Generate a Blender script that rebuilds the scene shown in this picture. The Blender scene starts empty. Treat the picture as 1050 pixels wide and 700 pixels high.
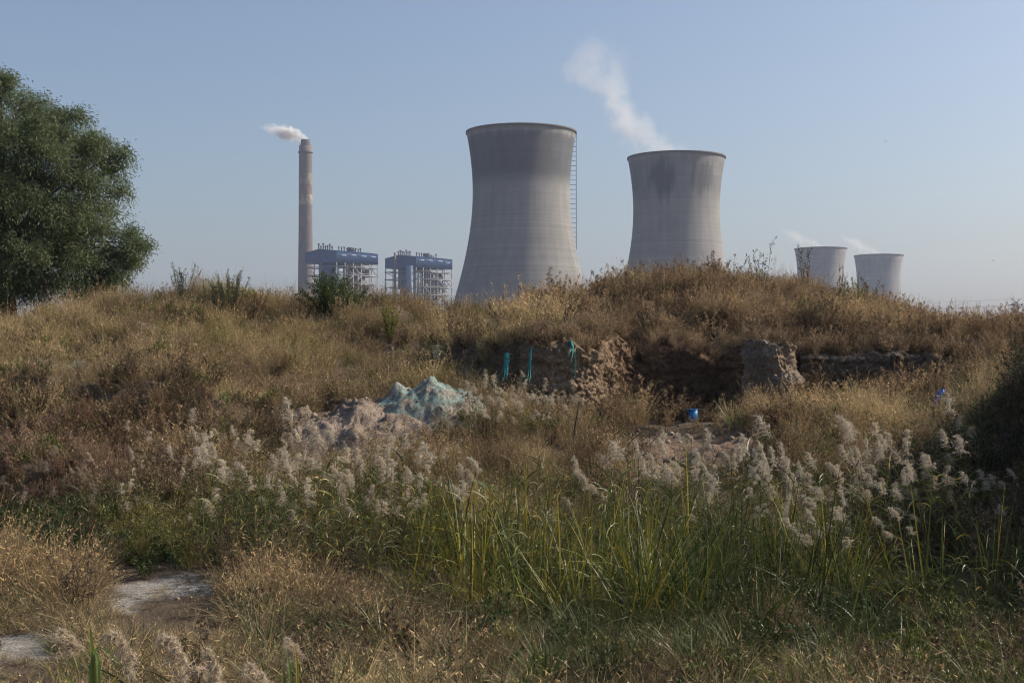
import bpy, math, random
import numpy as np
from mathutils import Vector

# ------------------------------------------------------------------ camera, sky, sun, exposure
SC = bpy.context.scene
F = 1346.0            # focal length in photo pixels (1050 wide)
EYE = 3.0
HOR = 360.0           # photo row of the horizon
cam_d = bpy.data.cameras.new('camera')
cam = bpy.data.objects.new('camera', cam_d)
SC.collection.objects.link(cam)
cam.location = (0, 0, EYE)
cam.rotation_euler = (math.radians(90), 0, 0)
cam_d.sensor_width = 36.0
cam_d.lens = F / 1050.0 * 36.0
cam_d.shift_y = (HOR - 350.0) / 1050.0
cam_d.clip_start = 0.1
cam_d.clip_end = 20000
SC.camera = cam

SUN_AZ = math.radians(104)     # measured from -Y (towards camera) turning to +X
SUN_EL = math.radians(36)
sun_dir = Vector((math.sin(SUN_AZ) * math.cos(SUN_EL), -math.cos(SUN_AZ) * math.cos(SUN_EL), math.sin(SUN_EL)))
W = bpy.data.worlds.new('World'); SC.world = W; W.use_nodes = True
wn = W.node_tree.nodes; wn.clear()
sky = wn.new('ShaderNodeTexSky'); sky.sky_type = 'NISHITA'; sky.sun_disc = False
sky.sun_elevation = SUN_EL
sky.sun_rotation = math.atan2(sun_dir.x, sun_dir.y)
sky.air_density = 1.0; sky.dust_density = 3.4; sky.ozone_density = 2.6; sky.altitude = 50
bg = wn.new('ShaderNodeBackground'); bg.inputs['Strength'].default_value = 0.122
wo = wn.new('ShaderNodeOutputWorld')
W.node_tree.links.new(sky.outputs[0], bg.inputs[0]); W.node_tree.links.new(bg.outputs[0], wo.inputs[0])

sl = bpy.data.lights.new('sun', 'SUN'); sl.energy = 5.0; sl.angle = math.radians(0.6); sl.color = (1.0, 0.88, 0.72)
so = bpy.data.objects.new('sun', sl); SC.collection.objects.link(so)
so.rotation_euler = (-sun_dir).to_track_quat('-Z', 'Y').to_euler()
so.location = (60, 20, 80)

SC.view_settings.view_transform = 'Standard'; SC.view_settings.look = 'None'
SC.view_settings.gamma = 1.0; SC.view_settings.use_curve_mapping = False
SC.view_settings.exposure = 0.15
SC.render.engine = 'CYCLES'
cy = SC.cycles
cy.use_denoising = True
try:
    cy.denoiser = 'OPENIMAGEDENOISE'; cy.denoising_input_passes = 'RGB_ALBEDO_NORMAL'; cy.denoising_prefilter = 'ACCURATE'
except Exception:
    pass
cy.max_bounces = 5; cy.diffuse_bounces = 1; cy.transmission_bounces = 3; cy.transparent_max_bounces = 12
cy.glossy_bounces = 2; cy.volume_bounces = 2
cy.volume_step_rate = 1.0; cy.volume_max_steps = 256
cy.sample_clamp_indirect = 4.0; cy.filter_width = 1.15
cy.caustics_reflective = False; cy.caustics_refractive = False

rng = np.random.default_rng(7)
random.seed(7)
COL = SC.collection

# ------------------------------------------------------------------ small helpers
def P(px, py, d):
    return Vector(((px - 525.0) / F * d, d, EYE - (py - HOR) / F * d))

def tag(o, label=None, cat=None, group=None, kind=None):
    if label: o['label'] = label
    if cat: o['category'] = cat
    if group: o['group'] = group
    if kind: o['kind'] = kind
    return o

def link(o, parent=None):
    COL.objects.link(o)
    if parent is not None:
        o.parent = parent
    return o

def empty(name, loc=(0, 0, 0), rz=0.0):
    o = bpy.data.objects.new(name, None); COL.objects.link(o)
    o.location = loc; o.rotation_euler = (0, 0, rz); o.empty_display_size = 0.2
    return o

class MB:
    """collects quads (numpy) and turns them into one mesh"""
    def __init__(s): s.V = []; s.Q = []; s.C = []; s.n = 0
    def add(s, V, Q, col=None):
        V = np.asarray(V, float).reshape(-1, 3); Q = np.asarray(Q, int).reshape(-1, 4)
        s.V.append(V); s.Q.append(Q + s.n); s.n += len(V)
        if col is None: c = np.ones((len(V), 3))
        else:
            c = np.asarray(col, float)
            if c.ndim == 1: c = np.tile(c, (len(V), 1))
        s.C.append(c)
        return s
    def mesh(s, name, mat=None, smooth=False, cols=False):
        V = np.concatenate(s.V); Q = np.concatenate(s.Q)
        me = bpy.data.meshes.new(name)
        me.vertices.add(len(V)); me.vertices.foreach_set('co', V.astype(np.float32).ravel())
        me.loops.add(Q.size); me.loops.foreach_set('vertex_index', Q.astype(np.int32).ravel())
        me.polygons.add(len(Q)); me.polygons.foreach_set('loop_start', np.arange(0, Q.size, 4, dtype=np.int32))
        if smooth: me.polygons.foreach_set('use_smooth', np.ones(len(Q), dtype=bool))
        me.update(calc_edges=True)
        if cols:
            C = np.concatenate(s.C); a = me.attributes.new('bcol', 'FLOAT_COLOR', 'POINT')
            a.data.foreach_set('color', np.concatenate([C, np.ones((len(C), 1))], 1).astype(np.float32).ravel())
        if mat: me.materials.append(mat)
        return me
    def obj(s, name, mat=None, parent=None, smooth=False, cols=False):
        return link(bpy.data.objects.new(name, s.mesh(name, mat, smooth, cols)), parent)
    def box(s, c, size, rz=0.0):
        x, y, z = np.array(size) / 2.0
        V = np.array([[-x,-y,-z],[x,-y,-z],[x,y,-z],[-x,y,-z],[-x,-y,z],[x,-y,z],[x,y,z],[-x,y,z]])
        if rz:
            ca, sa = math.cos(rz), math.sin(rz)
            V = np.stack([V[:,0]*ca - V[:,1]*sa, V[:,0]*sa + V[:,1]*ca, V[:,2]], 1)
        return s.add(V + np.array(c), [[0,3,2,1],[4,5,6,7],[0,1,5,4],[1,2,6,5],[2,3,7,6],[3,0,4,7]])
    def beam(s, a, b, w, h=None):
        """square bar from a to b"""
        return s.tube([a, b], [w * 0.707, w * 0.707], 4, cap=True)
    def tube(s, pts, rad, sides=6, cap=False, col=None):
        pts = np.asarray(pts, float); n = len(pts)
        t = np.gradient(pts, axis=0) if n > 2 else np.tile(pts[1] - pts[0], (2, 1))
        t /= np.linalg.norm(t, axis=1)[:, None] + 1e-9
        up = np.where(np.abs(t[:, 2:3]) > 0.9, [[1., 0, 0]], [[0, 0, 1.]])
        a = np.cross(t, up); a /= np.linalg.norm(a, axis=1)[:, None] + 1e-9
        b = np.cross(t, a)
        th = np.linspace(0, 2*math.pi, sides, endpoint=False) + math.pi/4
        rad = np.asarray(rad, float)
        V = pts[:, None, :] + rad[:, None, None] * (np.cos(th)[None, :, None]*a[:, None, :] + np.sin(th)[None, :, None]*b[:, None, :])
        i = np.arange(n-1)[:, None]; j = np.arange(sides)[None, :]; k = (j+1) % sides
        Q = np.stack([i*sides+j, i*sides+k, (i+1)*sides+k, (i+1)*sides+j], -1).reshape(-1, 4)
        Q = list(map(list, Q))
        if cap and sides == 4:
            Q += [[0,3,2,1]] if False else [[3,2,1,0], [(n-1)*4, (n-1)*4+1, (n-1)*4+2, (n-1)*4+3]]
        return s.add(V.reshape(-1, 3), Q, col)
    def lathe(s, prof, seg=64, c=(0, 0, 0)):
        prof = np.asarray(prof, float); n = len(prof)
        th = np.linspace(0, 2*math.pi, seg, endpoint=False)
        V = np.stack([prof[:, None, 0]*np.cos(th), prof[:, None, 0]*np.sin(th), np.repeat(prof[:, 1:2], seg, 1)], -1) + np.array(c)
        i = np.arange(n-1)[:, None]; j = np.arange(seg)[None, :]; k = (j+1) % seg
        Q = np.stack([i*seg+j, i*seg+k, (i+1)*seg+k, (i+1)*seg+j], -1).reshape(-1, 4)
        return s.add(V.reshape(-1, 3), Q)

# ---- numpy value noise
_perm = rng.random((256, 256))
def vnoise(x, y, s=0):
    x = x + s*17.31; y = y + s*9.77
    xi = np.floor(x).astype(int); yi = np.floor(y).astype(int)
    fx = x - xi; fy = y - yi
    fx = fx*fx*(3-2*fx); fy = fy*fy*(3-2*fy)
    a = _perm[xi & 255, yi & 255]; b = _perm[(xi+1) & 255, yi & 255]
    c = _perm[xi & 255, (yi+1) & 255]; d = _perm[(xi+1) & 255, (yi+1) & 255]
    return (a*(1-fx)+b*fx)*(1-fy) + (c*(1-fx)+d*fx)*fy
def fbm(x, y, s=0, o=4):
    v = 0; a = 0.5
    for k in range(o):
        v = v + a*(vnoise(x*2**k, y*2**k, s+k)-0.5); a *= 0.5
    return v * 2      # about -1..1
def sstep(a, b, x):
    t = np.clip((x-a)/(b-a), 0, 1); return t*t*(3-2*t)

# ------------------------------------------------------------------ materials
def mat(name):
    m = bpy.data.materials.new(name); m.use_nodes = True
    nt = m.node_tree; nt.nodes.clear()
    out = nt.nodes.new('ShaderNodeOutputMaterial')
    return m, nt, out
def N(nt, t, **kw):
    n = nt.nodes.new(t)
    for k, v in kw.items():
        if hasattr(n, k): setattr(n, k, v)
        else: n.inputs[k].default_value = v
    return n
def math_node(nt, op, a, b=None, clamp=False):
    n = nt.nodes.new('ShaderNodeMath'); n.operation = op; n.use_clamp = clamp
    for i, v in enumerate((a, b)):
        if v is None: continue
        if isinstance(v, (int, float)): n.inputs[i].default_value = v
        else: nt.links.new(v, n.inputs[i])
    return n.outputs[0]
def mixc(nt, f, a, b, mode='MIX'):
    n = nt.nodes.new('ShaderNodeMix'); n.data_type = 'RGBA'; n.blend_type = mode
    for sock, v in ((n.inputs[0], f), (n.inputs[6], a), (n.inputs[7], b)):
        if isinstance(v, (int, float)): sock.default_value = v
        elif isinstance(v, tuple): sock.default_value = v if len(v) == 4 else v + (1,)
        else: nt.links.new(v, sock)
    return n.outputs[2]
def ramp(nt, f, stops):
    n = nt.nodes.new('ShaderNodeValToRGB'); e = n.color_ramp.elements
    while len(e) < len(stops): e.new(0.5)
    for el, (p, c) in zip(e, stops):
        el.position = p; el.color = (c, c, c, 1) if isinstance(c, (int, float)) else tuple(c) + (1,)
    nt.links.new(f, n.inputs[0]); return n.outputs[0]

def m_plant(name, trans=0.35, rough=0.7, instanced=True, spec=0.15, base=(1, 1, 1), var=0.25):
    """leaf/blade material: colour = instance tint x blade colour, diffuse + translucent"""
    m, nt, out = mat(name); L = nt.links.new
    b = N(nt, 'ShaderNodeAttribute'); b.attribute_name = 'bcol'
    c = b.outputs['Color']
    if instanced:
        t = N(nt, 'ShaderNodeAttribute'); t.attribute_type = 'INSTANCER'; t.attribute_name = 'tint'
        c = mixc(nt, 1.0, t.outputs['Color'], c, 'MULTIPLY')
    else:
        c = mixc(nt, 1.0, tuple(base), c, 'MULTIPLY')
    pr = N(nt, 'ShaderNodeBsdfPrincipled'); pr.inputs['Roughness'].default_value = rough
    pr.inputs['Specular IOR Level'].default_value = spec
    tr = N(nt, 'ShaderNodeBsdfTranslucent')
    L(c, pr.inputs['Base Color']); L(c, tr.inputs['Color'])
    mx = N(nt, 'ShaderNodeMixShader'); mx.inputs[0].default_value = trans
    L(pr.outputs[0], mx.inputs[1]); L(tr.outputs[0], mx.inputs[2]); L(mx.outputs[0], out.inputs['Surface'])
    return m

def m_simple(name, col, rough=0.7, noise=0.25, scale=3.0, metal=0.0, spec=0.3, bump=0.0):
    m, nt, out = mat(name); L = nt.links.new
    tc = N(nt, 'ShaderNodeTexCoord')
    nz = N(nt, 'ShaderNodeTexNoise'); nz.inputs['Scale'].default_value = scale; nz.inputs['Detail'].default_value = 5
    L(tc.outputs['Object'], nz.inputs['Vector'])
    f = ramp(nt, nz.outputs[0], [(0.25, 1-noise), (0.75, 1+noise*0.6)])
    c = mixc(nt, 1.0, tuple(col), f, 'MULTIPLY')
    pr = N(nt, 'ShaderNodeBsdfPrincipled'); pr.inputs['Roughness'].default_value = rough
    pr.inputs['Metallic'].default_value = metal; pr.inputs['Specular IOR Level'].default_value = spec
    L(c, pr.inputs['Base Color'])
    if bump:
        bp = N(nt, 'ShaderNodeBump'); bp.inputs['Strength'].default_value = bump; bp.inputs['Distance'].default_value = 0.05
        L(nz.outputs[0], bp.inputs['Height']); L(bp.outputs[0], pr.inputs['Normal'])
    L(pr.outputs[0], out.inputs['Surface'])
    return m

def m_soil(name):
    """bare earth; colour from the mesh's own soil map, broken up by noise"""
    m, nt, out = mat(name); L = nt.links.new
    tc = N(nt, 'ShaderNodeTexCoord')
    at = N(nt, 'ShaderNodeAttribute'); at.attribute_name = 'bcol'
    n1 = N(nt, 'ShaderNodeTexNoise'); n1.inputs['Scale'].default_value = 2.3; n1.inputs['Detail'].default_value = 8; n1.inputs['Roughness'].default_value = 0.65
    n2 = N(nt, 'ShaderNodeTexNoise'); n2.inputs['Scale'].default_value = 26.0; n2.inputs['Detail'].default_value = 8; n2.inputs['Roughness'].default_value = 0.7
    for n in (n1, n2): L(tc.outputs['Object'], n.inputs['Vector'])
    f1 = ramp(nt, n1.outputs[0], [(0.3, 0.6), (0.7, 1.25)])
    f2 = ramp(nt, n2.outputs[0], [(0.34, 0.45), (0.66, 1.3)])
    c = mixc(nt, 1.0, at.outputs['Color'], f1, 'MULTIPLY'); c = mixc(nt, 1.0, c, f2, 'MULTIPLY')
    pr = N(nt, 'ShaderNodeBsdfPrincipled'); pr.inputs['Roughness'].default_value = 0.95; pr.inputs['Specular IOR Level'].default_value = 0.1
    L(c, pr.inputs['Base Color'])
    bp = N(nt, 'ShaderNodeBump'); bp.inputs['Strength'].default_value = 1.0; bp.inputs['Distance'].default_value = 0.10
    L(n2.outputs[0], bp.inputs['Height']); L(bp.outputs[0], pr.inputs['Normal'])
    L(pr.outputs[0], out.inputs['Surface'])
    return m

def m_tower(name, seed, dark_lo, dark_hi, patch, lowpat=.25, amt=.85, blobs=()):
    m, nt, out = mat(name); L = nt.links.new
    tc = N(nt, 'ShaderNodeTexCoord'); sp = N(nt, 'ShaderNodeSeparateXYZ'); L(tc.outputs['Object'], sp.inputs[0])
    z = sp.outputs[2]
    # formwork lifts: tone differs from ring to ring
    mpz = N(nt, 'ShaderNodeMapping'); mpz.inputs['Scale'].default_value = (0.004, 0.004, 0.55); L(tc.outputs['Object'], mpz.inputs[0])
    nr = N(nt, 'ShaderNodeTexNoise'); nr.inputs['Scale'].default_value = 1.0; nr.inputs['Detail'].default_value = 3; L(mpz.outputs[0], nr.inputs['Vector'])
    rings = ramp(nt, nr.outputs[0], [(0.3, 0.87), (0.7, 1.09)])
    # thin joint line of every lift
    fr = math_node(nt, 'FRACT', math_node(nt, 'MULTIPLY', z, 1/1.6))
    line = ramp(nt, fr, [(0.0, 0.88), (0.12, 1.0)])
    # vertical run-off streaks
    mps = N(nt, 'ShaderNodeMapping'); mps.inputs['Scale'].default_value = (0.35, 0.35, 0.012); mps.inputs['Location'].default_value = (seed, 0, 0); L(tc.outputs['Object'], mps.inputs[0])
    ns = N(nt, 'ShaderNodeTexNoise'); ns.inputs['Scale'].default_value = 1.0; ns.inputs['Detail'].default_value = 6; L(mps.outputs[0], ns.inputs['Vector'])
    streak = ramp(nt, ns.outputs[0], [(0.3, 0.86), (0.7, 1.08)])
    nb = N(nt, 'ShaderNodeTexNoise'); nb.inputs['Scale'].default_value = 0.06; nb.inputs['Detail'].default_value = 6; nb.inputs['Roughness'].default_value = 0.6
    mpb = N(nt, 'ShaderNodeMapping'); mpb.inputs['Location'].default_value = (seed*3, seed, 0); L(tc.outputs['Object'], mpb.inputs[0]); L(mpb.outputs[0], nb.inputs['Vector'])
    blot = ramp(nt, nb.outputs[0], [(0.3, 0.88), (0.7, 1.10)])
    # dark weathering collar below the rim
    mr = N(nt, 'ShaderNodeMapRange'); mr.interpolation_type = 'SMOOTHSTEP'
    zz = math_node(nt, 'ADD', z, math_node(nt, 'ADD', math_node(nt, 'MULTIPLY', ns.outputs[0], 4.0), math_node(nt, 'MULTIPLY', nr.outputs[0], 6.0)))
    L(zz, mr.inputs[0]); mr.inputs[1].default_value = dark_lo + 4; mr.inputs[2].default_value = dark_lo + 15
    mr2 = N(nt, 'ShaderNodeMapRange'); mr2.interpolation_type = 'SMOOTHSTEP'
    L(zz, mr2.inputs[0]); mr2.inputs[1].default_value = dark_hi + 9; mr2.inputs[2].default_value = dark_hi + 3
    band = math_node(nt, 'MULTIPLY', mr.outputs[0], mr2.outputs[0])
    np_ = N(nt, 'ShaderNodeTexNoise'); np_.inputs['Scale'].default_value = 0.045; np_.inputs['Detail'].default_value = 3
    mpp = N(nt, 'ShaderNodeMapping'); mpp.inputs['Location'].default_value = (seed*7, 2, seed); mpp.inputs['Scale'].default_value = (1, 1, 0.45); L(tc.outputs['Object'], mpp.inputs[0]); L(mpp.outputs[0], np_.inputs['Vector'])
    pat = ramp(nt, np_.outputs[0], [(patch - 0.1, lowpat), (patch + 0.1, 1.0)])
    soot = math_node(nt, 'MULTIPLY', math_node(nt, 'MULTIPLY', band, pat), amt)
    front = math_node(nt, 'LESS_THAN', sp.outputs[1], 0.0)
    for bx_, bz_, rx_, rz_, am in blobs:
        a1 = math_node(nt, 'DIVIDE', math_node(nt, 'SUBTRACT', sp.outputs[0], bx_), rx_); a2 = math_node(nt, 'DIVIDE', math_node(nt, 'SUBTRACT', z, bz_), rz_)
        q = math_node(nt, 'ADD', math_node(nt, 'POWER', math_node(nt, 'ABSOLUTE', a1), 2.0), math_node(nt, 'POWER', math_node(nt, 'ABSOLUTE', a2), 2.0))
        q = math_node(nt, 'ADD', q, math_node(nt, 'MULTIPLY', math_node(nt, 'SUBTRACT', ns.outputs[0], .5), 2.4))
        q = math_node(nt, 'ADD', q, math_node(nt, 'MULTIPLY', math_node(nt, 'SUBTRACT', nb.outputs[0], .5), 1.5))
        g_ = N(nt, 'ShaderNodeMapRange'); g_.interpolation_type = 'SMOOTHSTEP'; L(q, g_.inputs[0])
        g_.inputs[1].default_value = 1.4; g_.inputs[2].default_value = .1
        soot = math_node(nt, 'MAXIMUM', soot, math_node(nt, 'MULTIPLY', math_node(nt, 'MULTIPLY', g_.outputs[0], front), am))
    c = mixc(nt, 1.0, (0.235, 0.23, 0.222), rings, 'MULTIPLY')
    for f in (line, streak, blot): c = mixc(nt, 1.0, c, f, 'MULTIPLY')
    c = mixc(nt, soot, c, (0.045, 0.052, 0.062))
    pr = N(nt, 'ShaderNodeBsdfPrincipled'); pr.inputs['Roughness'].default_value = 0.9; pr.inputs['Specular IOR Level'].default_value = 0.15
    L(c, pr.inputs['Base Color']); L(pr.outputs[0], out.inputs['Surface'])
    return m

def m_chimney(name):
    m, nt, out = mat(name); L = nt.links.new
    tc = N(nt, 'ShaderNodeTexCoord'); sp = N(nt, 'ShaderNodeSeparateXYZ'); L(tc.outputs['Object'], sp.inputs[0])
    mp = N(nt, 'ShaderNodeMapping'); mp.inputs['Scale'].default_value = (0.3, 0.3, 0.12); L(tc.outputs['Object'], mp.inputs[0])
    nz = N(nt, 'ShaderNodeTexNoise'); nz.inputs['Scale'].default_value = 1.0; nz.inputs['Detail'].default_value = 6; L(mp.outputs[0], nz.inputs['Vector'])
    base = mixc(nt, 1.0, (0.125, 0.108, 0.098), ramp(nt, nz.outputs[0], [(0.3, 0.75), (0.7, 1.15)]), 'MULTIPLY')
    zn = math_node(nt, 'MULTIPLY', sp.outputs[2], 1/207.0)
    # weathered paint bands near the top, worn through
    bands = ramp(nt, zn, [(0.0, 0), (0.705, 0), (0.706, 1), (0.752, 1), (0.753, 0), (0.80, 0), (0.801, 0.55), (0.852, 0.55), (0.853, 0)])
    wear = ramp(nt, nz.outputs[0], [(0.42, 0.15), (0.55, 1.0)])
    c = mixc(nt, math_node(nt, 'MULTIPLY', bands, wear), base, (0.33, 0.275, 0.21))
    red = ramp(nt, zn, [(0.0, 0), (0.6, 0), (0.601, 0.35), (0.645, 0.35), (0.646, 0), (0.753, 0.0), (0.754, 0.3), (0.8, 0.3), (0.801, 0)])
    c = mixc(nt, math_node(nt, 'MULTIPLY', red, wear), c, (0.30, 0.13, 0.09))
    top = ramp(nt, zn, [(0.86, 0), (0.95, 0.55)])
    c = mixc(nt, top, c, (0.16, 0.13, 0.12))
    pr = N(nt, 'ShaderNodeBsdfPrincipled'); pr.inputs['Roughness'].default_value = 0.9
    L(c, pr.inputs['Base Color']); L(pr.outputs[0], out.inputs['Surface'])
    return m

def m_net(name, cover=0.5, col=(0.10, 0.36, 0.36), scale=9.0):
    """torn knitted debris netting: open weave, ragged holes"""
    m, nt, out = mat(name); L = nt.links.new
    tc = N(nt, 'ShaderNodeTexCoord')
    n1 = N(nt, 'ShaderNodeTexNoise'); n1.inputs['Scale'].default_value = scale; n1.inputs['Detail'].default_value = 6; n1.inputs['Roughness'].default_value = 0.72
    n2 = N(nt, 'ShaderNodeTexNoise'); n2.inputs['Scale'].default_value = scale*0.22; n2.inputs['Detail'].default_value = 4
    for n in (n1, n2): L(tc.outputs['Object'], n.inputs['Vector'])
    s = math_node(nt, 'ADD', n1.outputs[0], math_node(nt, 'MULTIPLY', n2.outputs[0], 0.9))
    a = ramp(nt, math_node(nt, 'MULTIPLY', s, 0.53), [(1-cover-0.10, 0.0), (1-cover+0.10, 0.9)])
    c = mixc(nt, n2.outputs[0], tuple(x*0.75 for x in col), tuple(min(1, x*1.5) for x in col))
    df = N(nt, 'ShaderNodeBsdfDiffuse'); L(c, df.inputs[0])
    tl = N(nt, 'ShaderNodeBsdfTranslucent'); L(c, tl.inputs[0])
    m1 = N(nt, 'ShaderNodeMixShader'); m1.inputs[0].default_value = 0.3; L(df.outputs[0], m1.inputs[1]); L(tl.outputs[0], m1.inputs[2])
    tp = N(nt, 'ShaderNodeBsdfTransparent')
    mx = N(nt, 'ShaderNodeMixShader'); L(a, mx.inputs[0]); L(tp.outputs[0], mx.inputs[1]); L(m1.outputs[0], mx.inputs[2])
    L(mx.outputs[0], out.inputs['Surface'])
    return m

M_SOIL = m_soil('soil')
M_GRASS = m_plant('dry_grass', 0.25, 0.8)
M_GREEN = m_plant('green_blades', 0.24, 0.45, spec=0.38)
M_PLUME_I = m_plant('reed_plume_scatter', 0.5, 0.9, spec=0.0)
M_PLUME = m_plant('reed_plume', 0.4, 0.9, False, 0.0, (0.60, 0.53, 0.425))
M_REEDLEAF = m_plant('reed_leaf', 0.3, 0.6, False, 0.25, (0.10, 0.125, 0.045))
M_REEDSTEM = m_plant('reed_stem', 0.1, 0.7, False, 0.2, (0.22, 0.19, 0.09))
M_BARK = m_simple('bark', (0.10, 0.075, 0.055), 0.9, 0.4, 6.0, bump=0.5)
M_STEEL = m_simple('pale_steel', (0.23, 0.235, 0.25), 0.6, 0.2, 0.1)
M_DSTEEL = m_simple('dark_steel', (0.10, 0.10, 0.11), 0.7, 0.3, 0.1)
M_BLUE = m_simple('blue_cladding', (0.035, 0.085, 0.21), 0.5, 0.25, 0.08)
M_BLUE2 = m_simple('pale_blue_cladding', (0.20, 0.26, 0.34), 0.5, 0.2, 0.1)
M_RUST = m_simple('rusty_pipe', (0.20, 0.13, 0.10), 0.8, 0.3, 0.2)
M_CONC = m_simple('concrete', (0.34, 0.31, 0.28), 0.9, 0.25, 0.15)
M_RIM = m_simple('dark_concrete', (0.12, 0.115, 0.11), 0.9, 0.2, 0.15)
M_BLUEPL = m_simple('blue_plastic', (0.004, 0.20, 0.50), 0.45, 0.15, 8.0, spec=0.4)
M_DKBLUE = m_simple('dark_blue_plastic', (0.012, 0.10, 0.42), 0.5, 0.3, 8.0)
M_STICK = m_simple('dark_stick', (0.045, 0.038, 0.03), 0.9, 0.3, 9.0)
M_BIRD = m_simple('bird_feathers', (0.05, 0.045, 0.045), 0.8, 0.2, 5.0)
M_NET = m_net('teal_netting', 0.45, (.33, .48, .45), 14.0)
M_NETSTRIP = m_net('teal_netting_strip', 0.62, (0.07, 0.27, 0.26), 18.0)
M_NETOLD = m_net('faded_netting', 0.47, (0.22, 0.33, 0.33), 7.0)

# ------------------------------------------------------------------ ground: one sheet to the horizon
# per column (photo x): knots (distance, height above the pond floor)
LEFT = [(0,1.4),(5,.8),(9,.12),(11,0),(17,0),(20,.15),(22,.5),(24,1.15),(25,1.75),(26,2.05),(28,2.3),(30,2.6),(33,3.3),(36,3.95),(38,4.15),(42,4.0),(52,1.6),(70,0)]
def prof(l, crest):
    """left-hill profile with its own crest height at 36 m"""
    k = (crest-2.6)/(3.95-2.6)
    return [(d, z if d < 30.5 or d > 45 else 2.6+(z-2.6)*k) for d, z in l]
MIDL = [(0,1.4),(5,.8),(9,.12),(11,0),(17.5,0),(20,.12),(22,.4),(24,.85),(26,1.4),(28,1.9),(30,2.35),(32,2.9),(34,3.6),(36,4.3),(38,4.4),(42,4.0),(52,1.6),(70,0)]
def crestm(c): return [(d, z if d < 33 or d > 45 else z + (c-4.35)*(1 if d > 35 else .5)) for d, z in MIDL]
WALL = [(0,1.4),(5,.8),(9,.12),(11,0),(17.5,0),(20,.12),(22,.4),(24,.95),(26,1.42),(28,1.62),(28.7,1.75),(29.3,3.3),(31,3.55),(34,3.85),(36,4.0),(38,4.2),(42,4.1),(52,1.6),(70,0)]
PIT = [(0,1.4),(5,.8),(9,.12),(11,0),(17.5,0),(20,.12),(22,.4),(24,.8),(26,1.2),(27,1.5),(28,1.42),(31,1.36),(31.9,1.45),(32.9,3.3),(34,3.7),(37,4.35),(42,5.2),(46,5.0),(56,1.6),(75,0)]
BERM = [(0,1.4),(5,.8),(9,.12),(11,0),(17.5,0),(20,.12),(22,.45),(24,1.0),(25.6,1.5),(26.6,1.58),(28,1.42),(29.9,1.85),(30.9,2.95),(31.6,3.15),(33,3.45),(36,3.9),(42,4.55),(46,4.4),(56,1.6),(75,0)]
def crestr(l, c): return [(d, z if d < 35 or d > 48 else z + (c-l[-4][1])*min(1, (d-34)/6)) for d, z in l]
R1000 = [(0,1.4),(5,.8),(9,.12),(11,0),(16,.02),(18,.2),(20,.75),(22,1.5),(24,2.05),(26,2.3),(28,2.25),(30,2.6),(33,3.4),(36,3.8),(42,4.15),(46,4.0),(56,1.6),(75,0)]
R1060 = [(0,1.5),(5,.9),(9,.25),(11,.1),(15,.1),(17,.4),(19,1.2),(21,2.1),(23,2.6),(26,2.7),(30,2.9),(34,3.5),(42,4.1),(46,4.0),(56,1.6),(75,0)]
R1250 = [(0,1.6),(5,1.2),(8,.6),(11,.7),(14,1.6),(17,3.6),(20,4.7),(23,4.9),(30,4.3),(42,4.1),(56,1.6),(75,0)]  # unseen bank beyond the right edge, added and raised to shade the right foreground
COLS = [(-900, prof(LEFT,3.6)), (-100, prof(LEFT,3.75)), (0, prof(LEFT,3.95)), (60, prof(LEFT,4.15)), (110, prof(LEFT,4.3)), (200, prof(LEFT,4.45)), (245, crestm(4.5)),
        (300, crestm(4.35)), (345, crestm(4.35)), (400, crestm(4.5)), (440, crestm(4.25)), (480, crestm(4.1)), (515, WALL), (545, WALL), (575, [(d, z+(.3 if d > 33 else 0)) for d, z in WALL]),
        (605, [(d, z+(.3 if d > 30 else 0)) for d, z in WALL]), (632, PIT), (700, PIT), (752, PIT), (775, crestr(BERM, 5.15)), (815, crestr(BERM, 4.95)), (850, crestr(BERM, 4.8)), (900, crestr(BERM, 4.45)),
        (950, crestr(BERM, 4.2)), (1000, R1000), (1060, R1060), (1250, R1250), (1900, R1250)]
DG = np.linspace(0, 75, 751)
CX = np.array([c[0] for c in COLS], float)
ZT = np.array([np.interp(DG, [k[0] for k in c[1]], [k[1] for k in c[1]]) for c in COLS])
UX = np.arange(-900, 1901, 10.0)
TAB = np.array([np.interp(UX, CX, ZT[:, j]) for j in range(len(DG))]).T      # [u, d]
ker = np.array([.06, .24, .4, .24, .06])
for _ in range(2): TAB = np.apply_along_axis(lambda v: np.convolve(np.pad(v, 2, 'edge'), ker, 'valid'), 0, TAB)

_low = np.interp(UX, [-900, -20, 90, 500, 570, 840, 910, 960, 1060, 1200], [.75, .75, .38, .34, .12, .16, .38, .56, .56, .0])
TAB -= _low[:, None]*(sstep(30, 36, DG)*(1-sstep(44, 60, DG)))[None]

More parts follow.
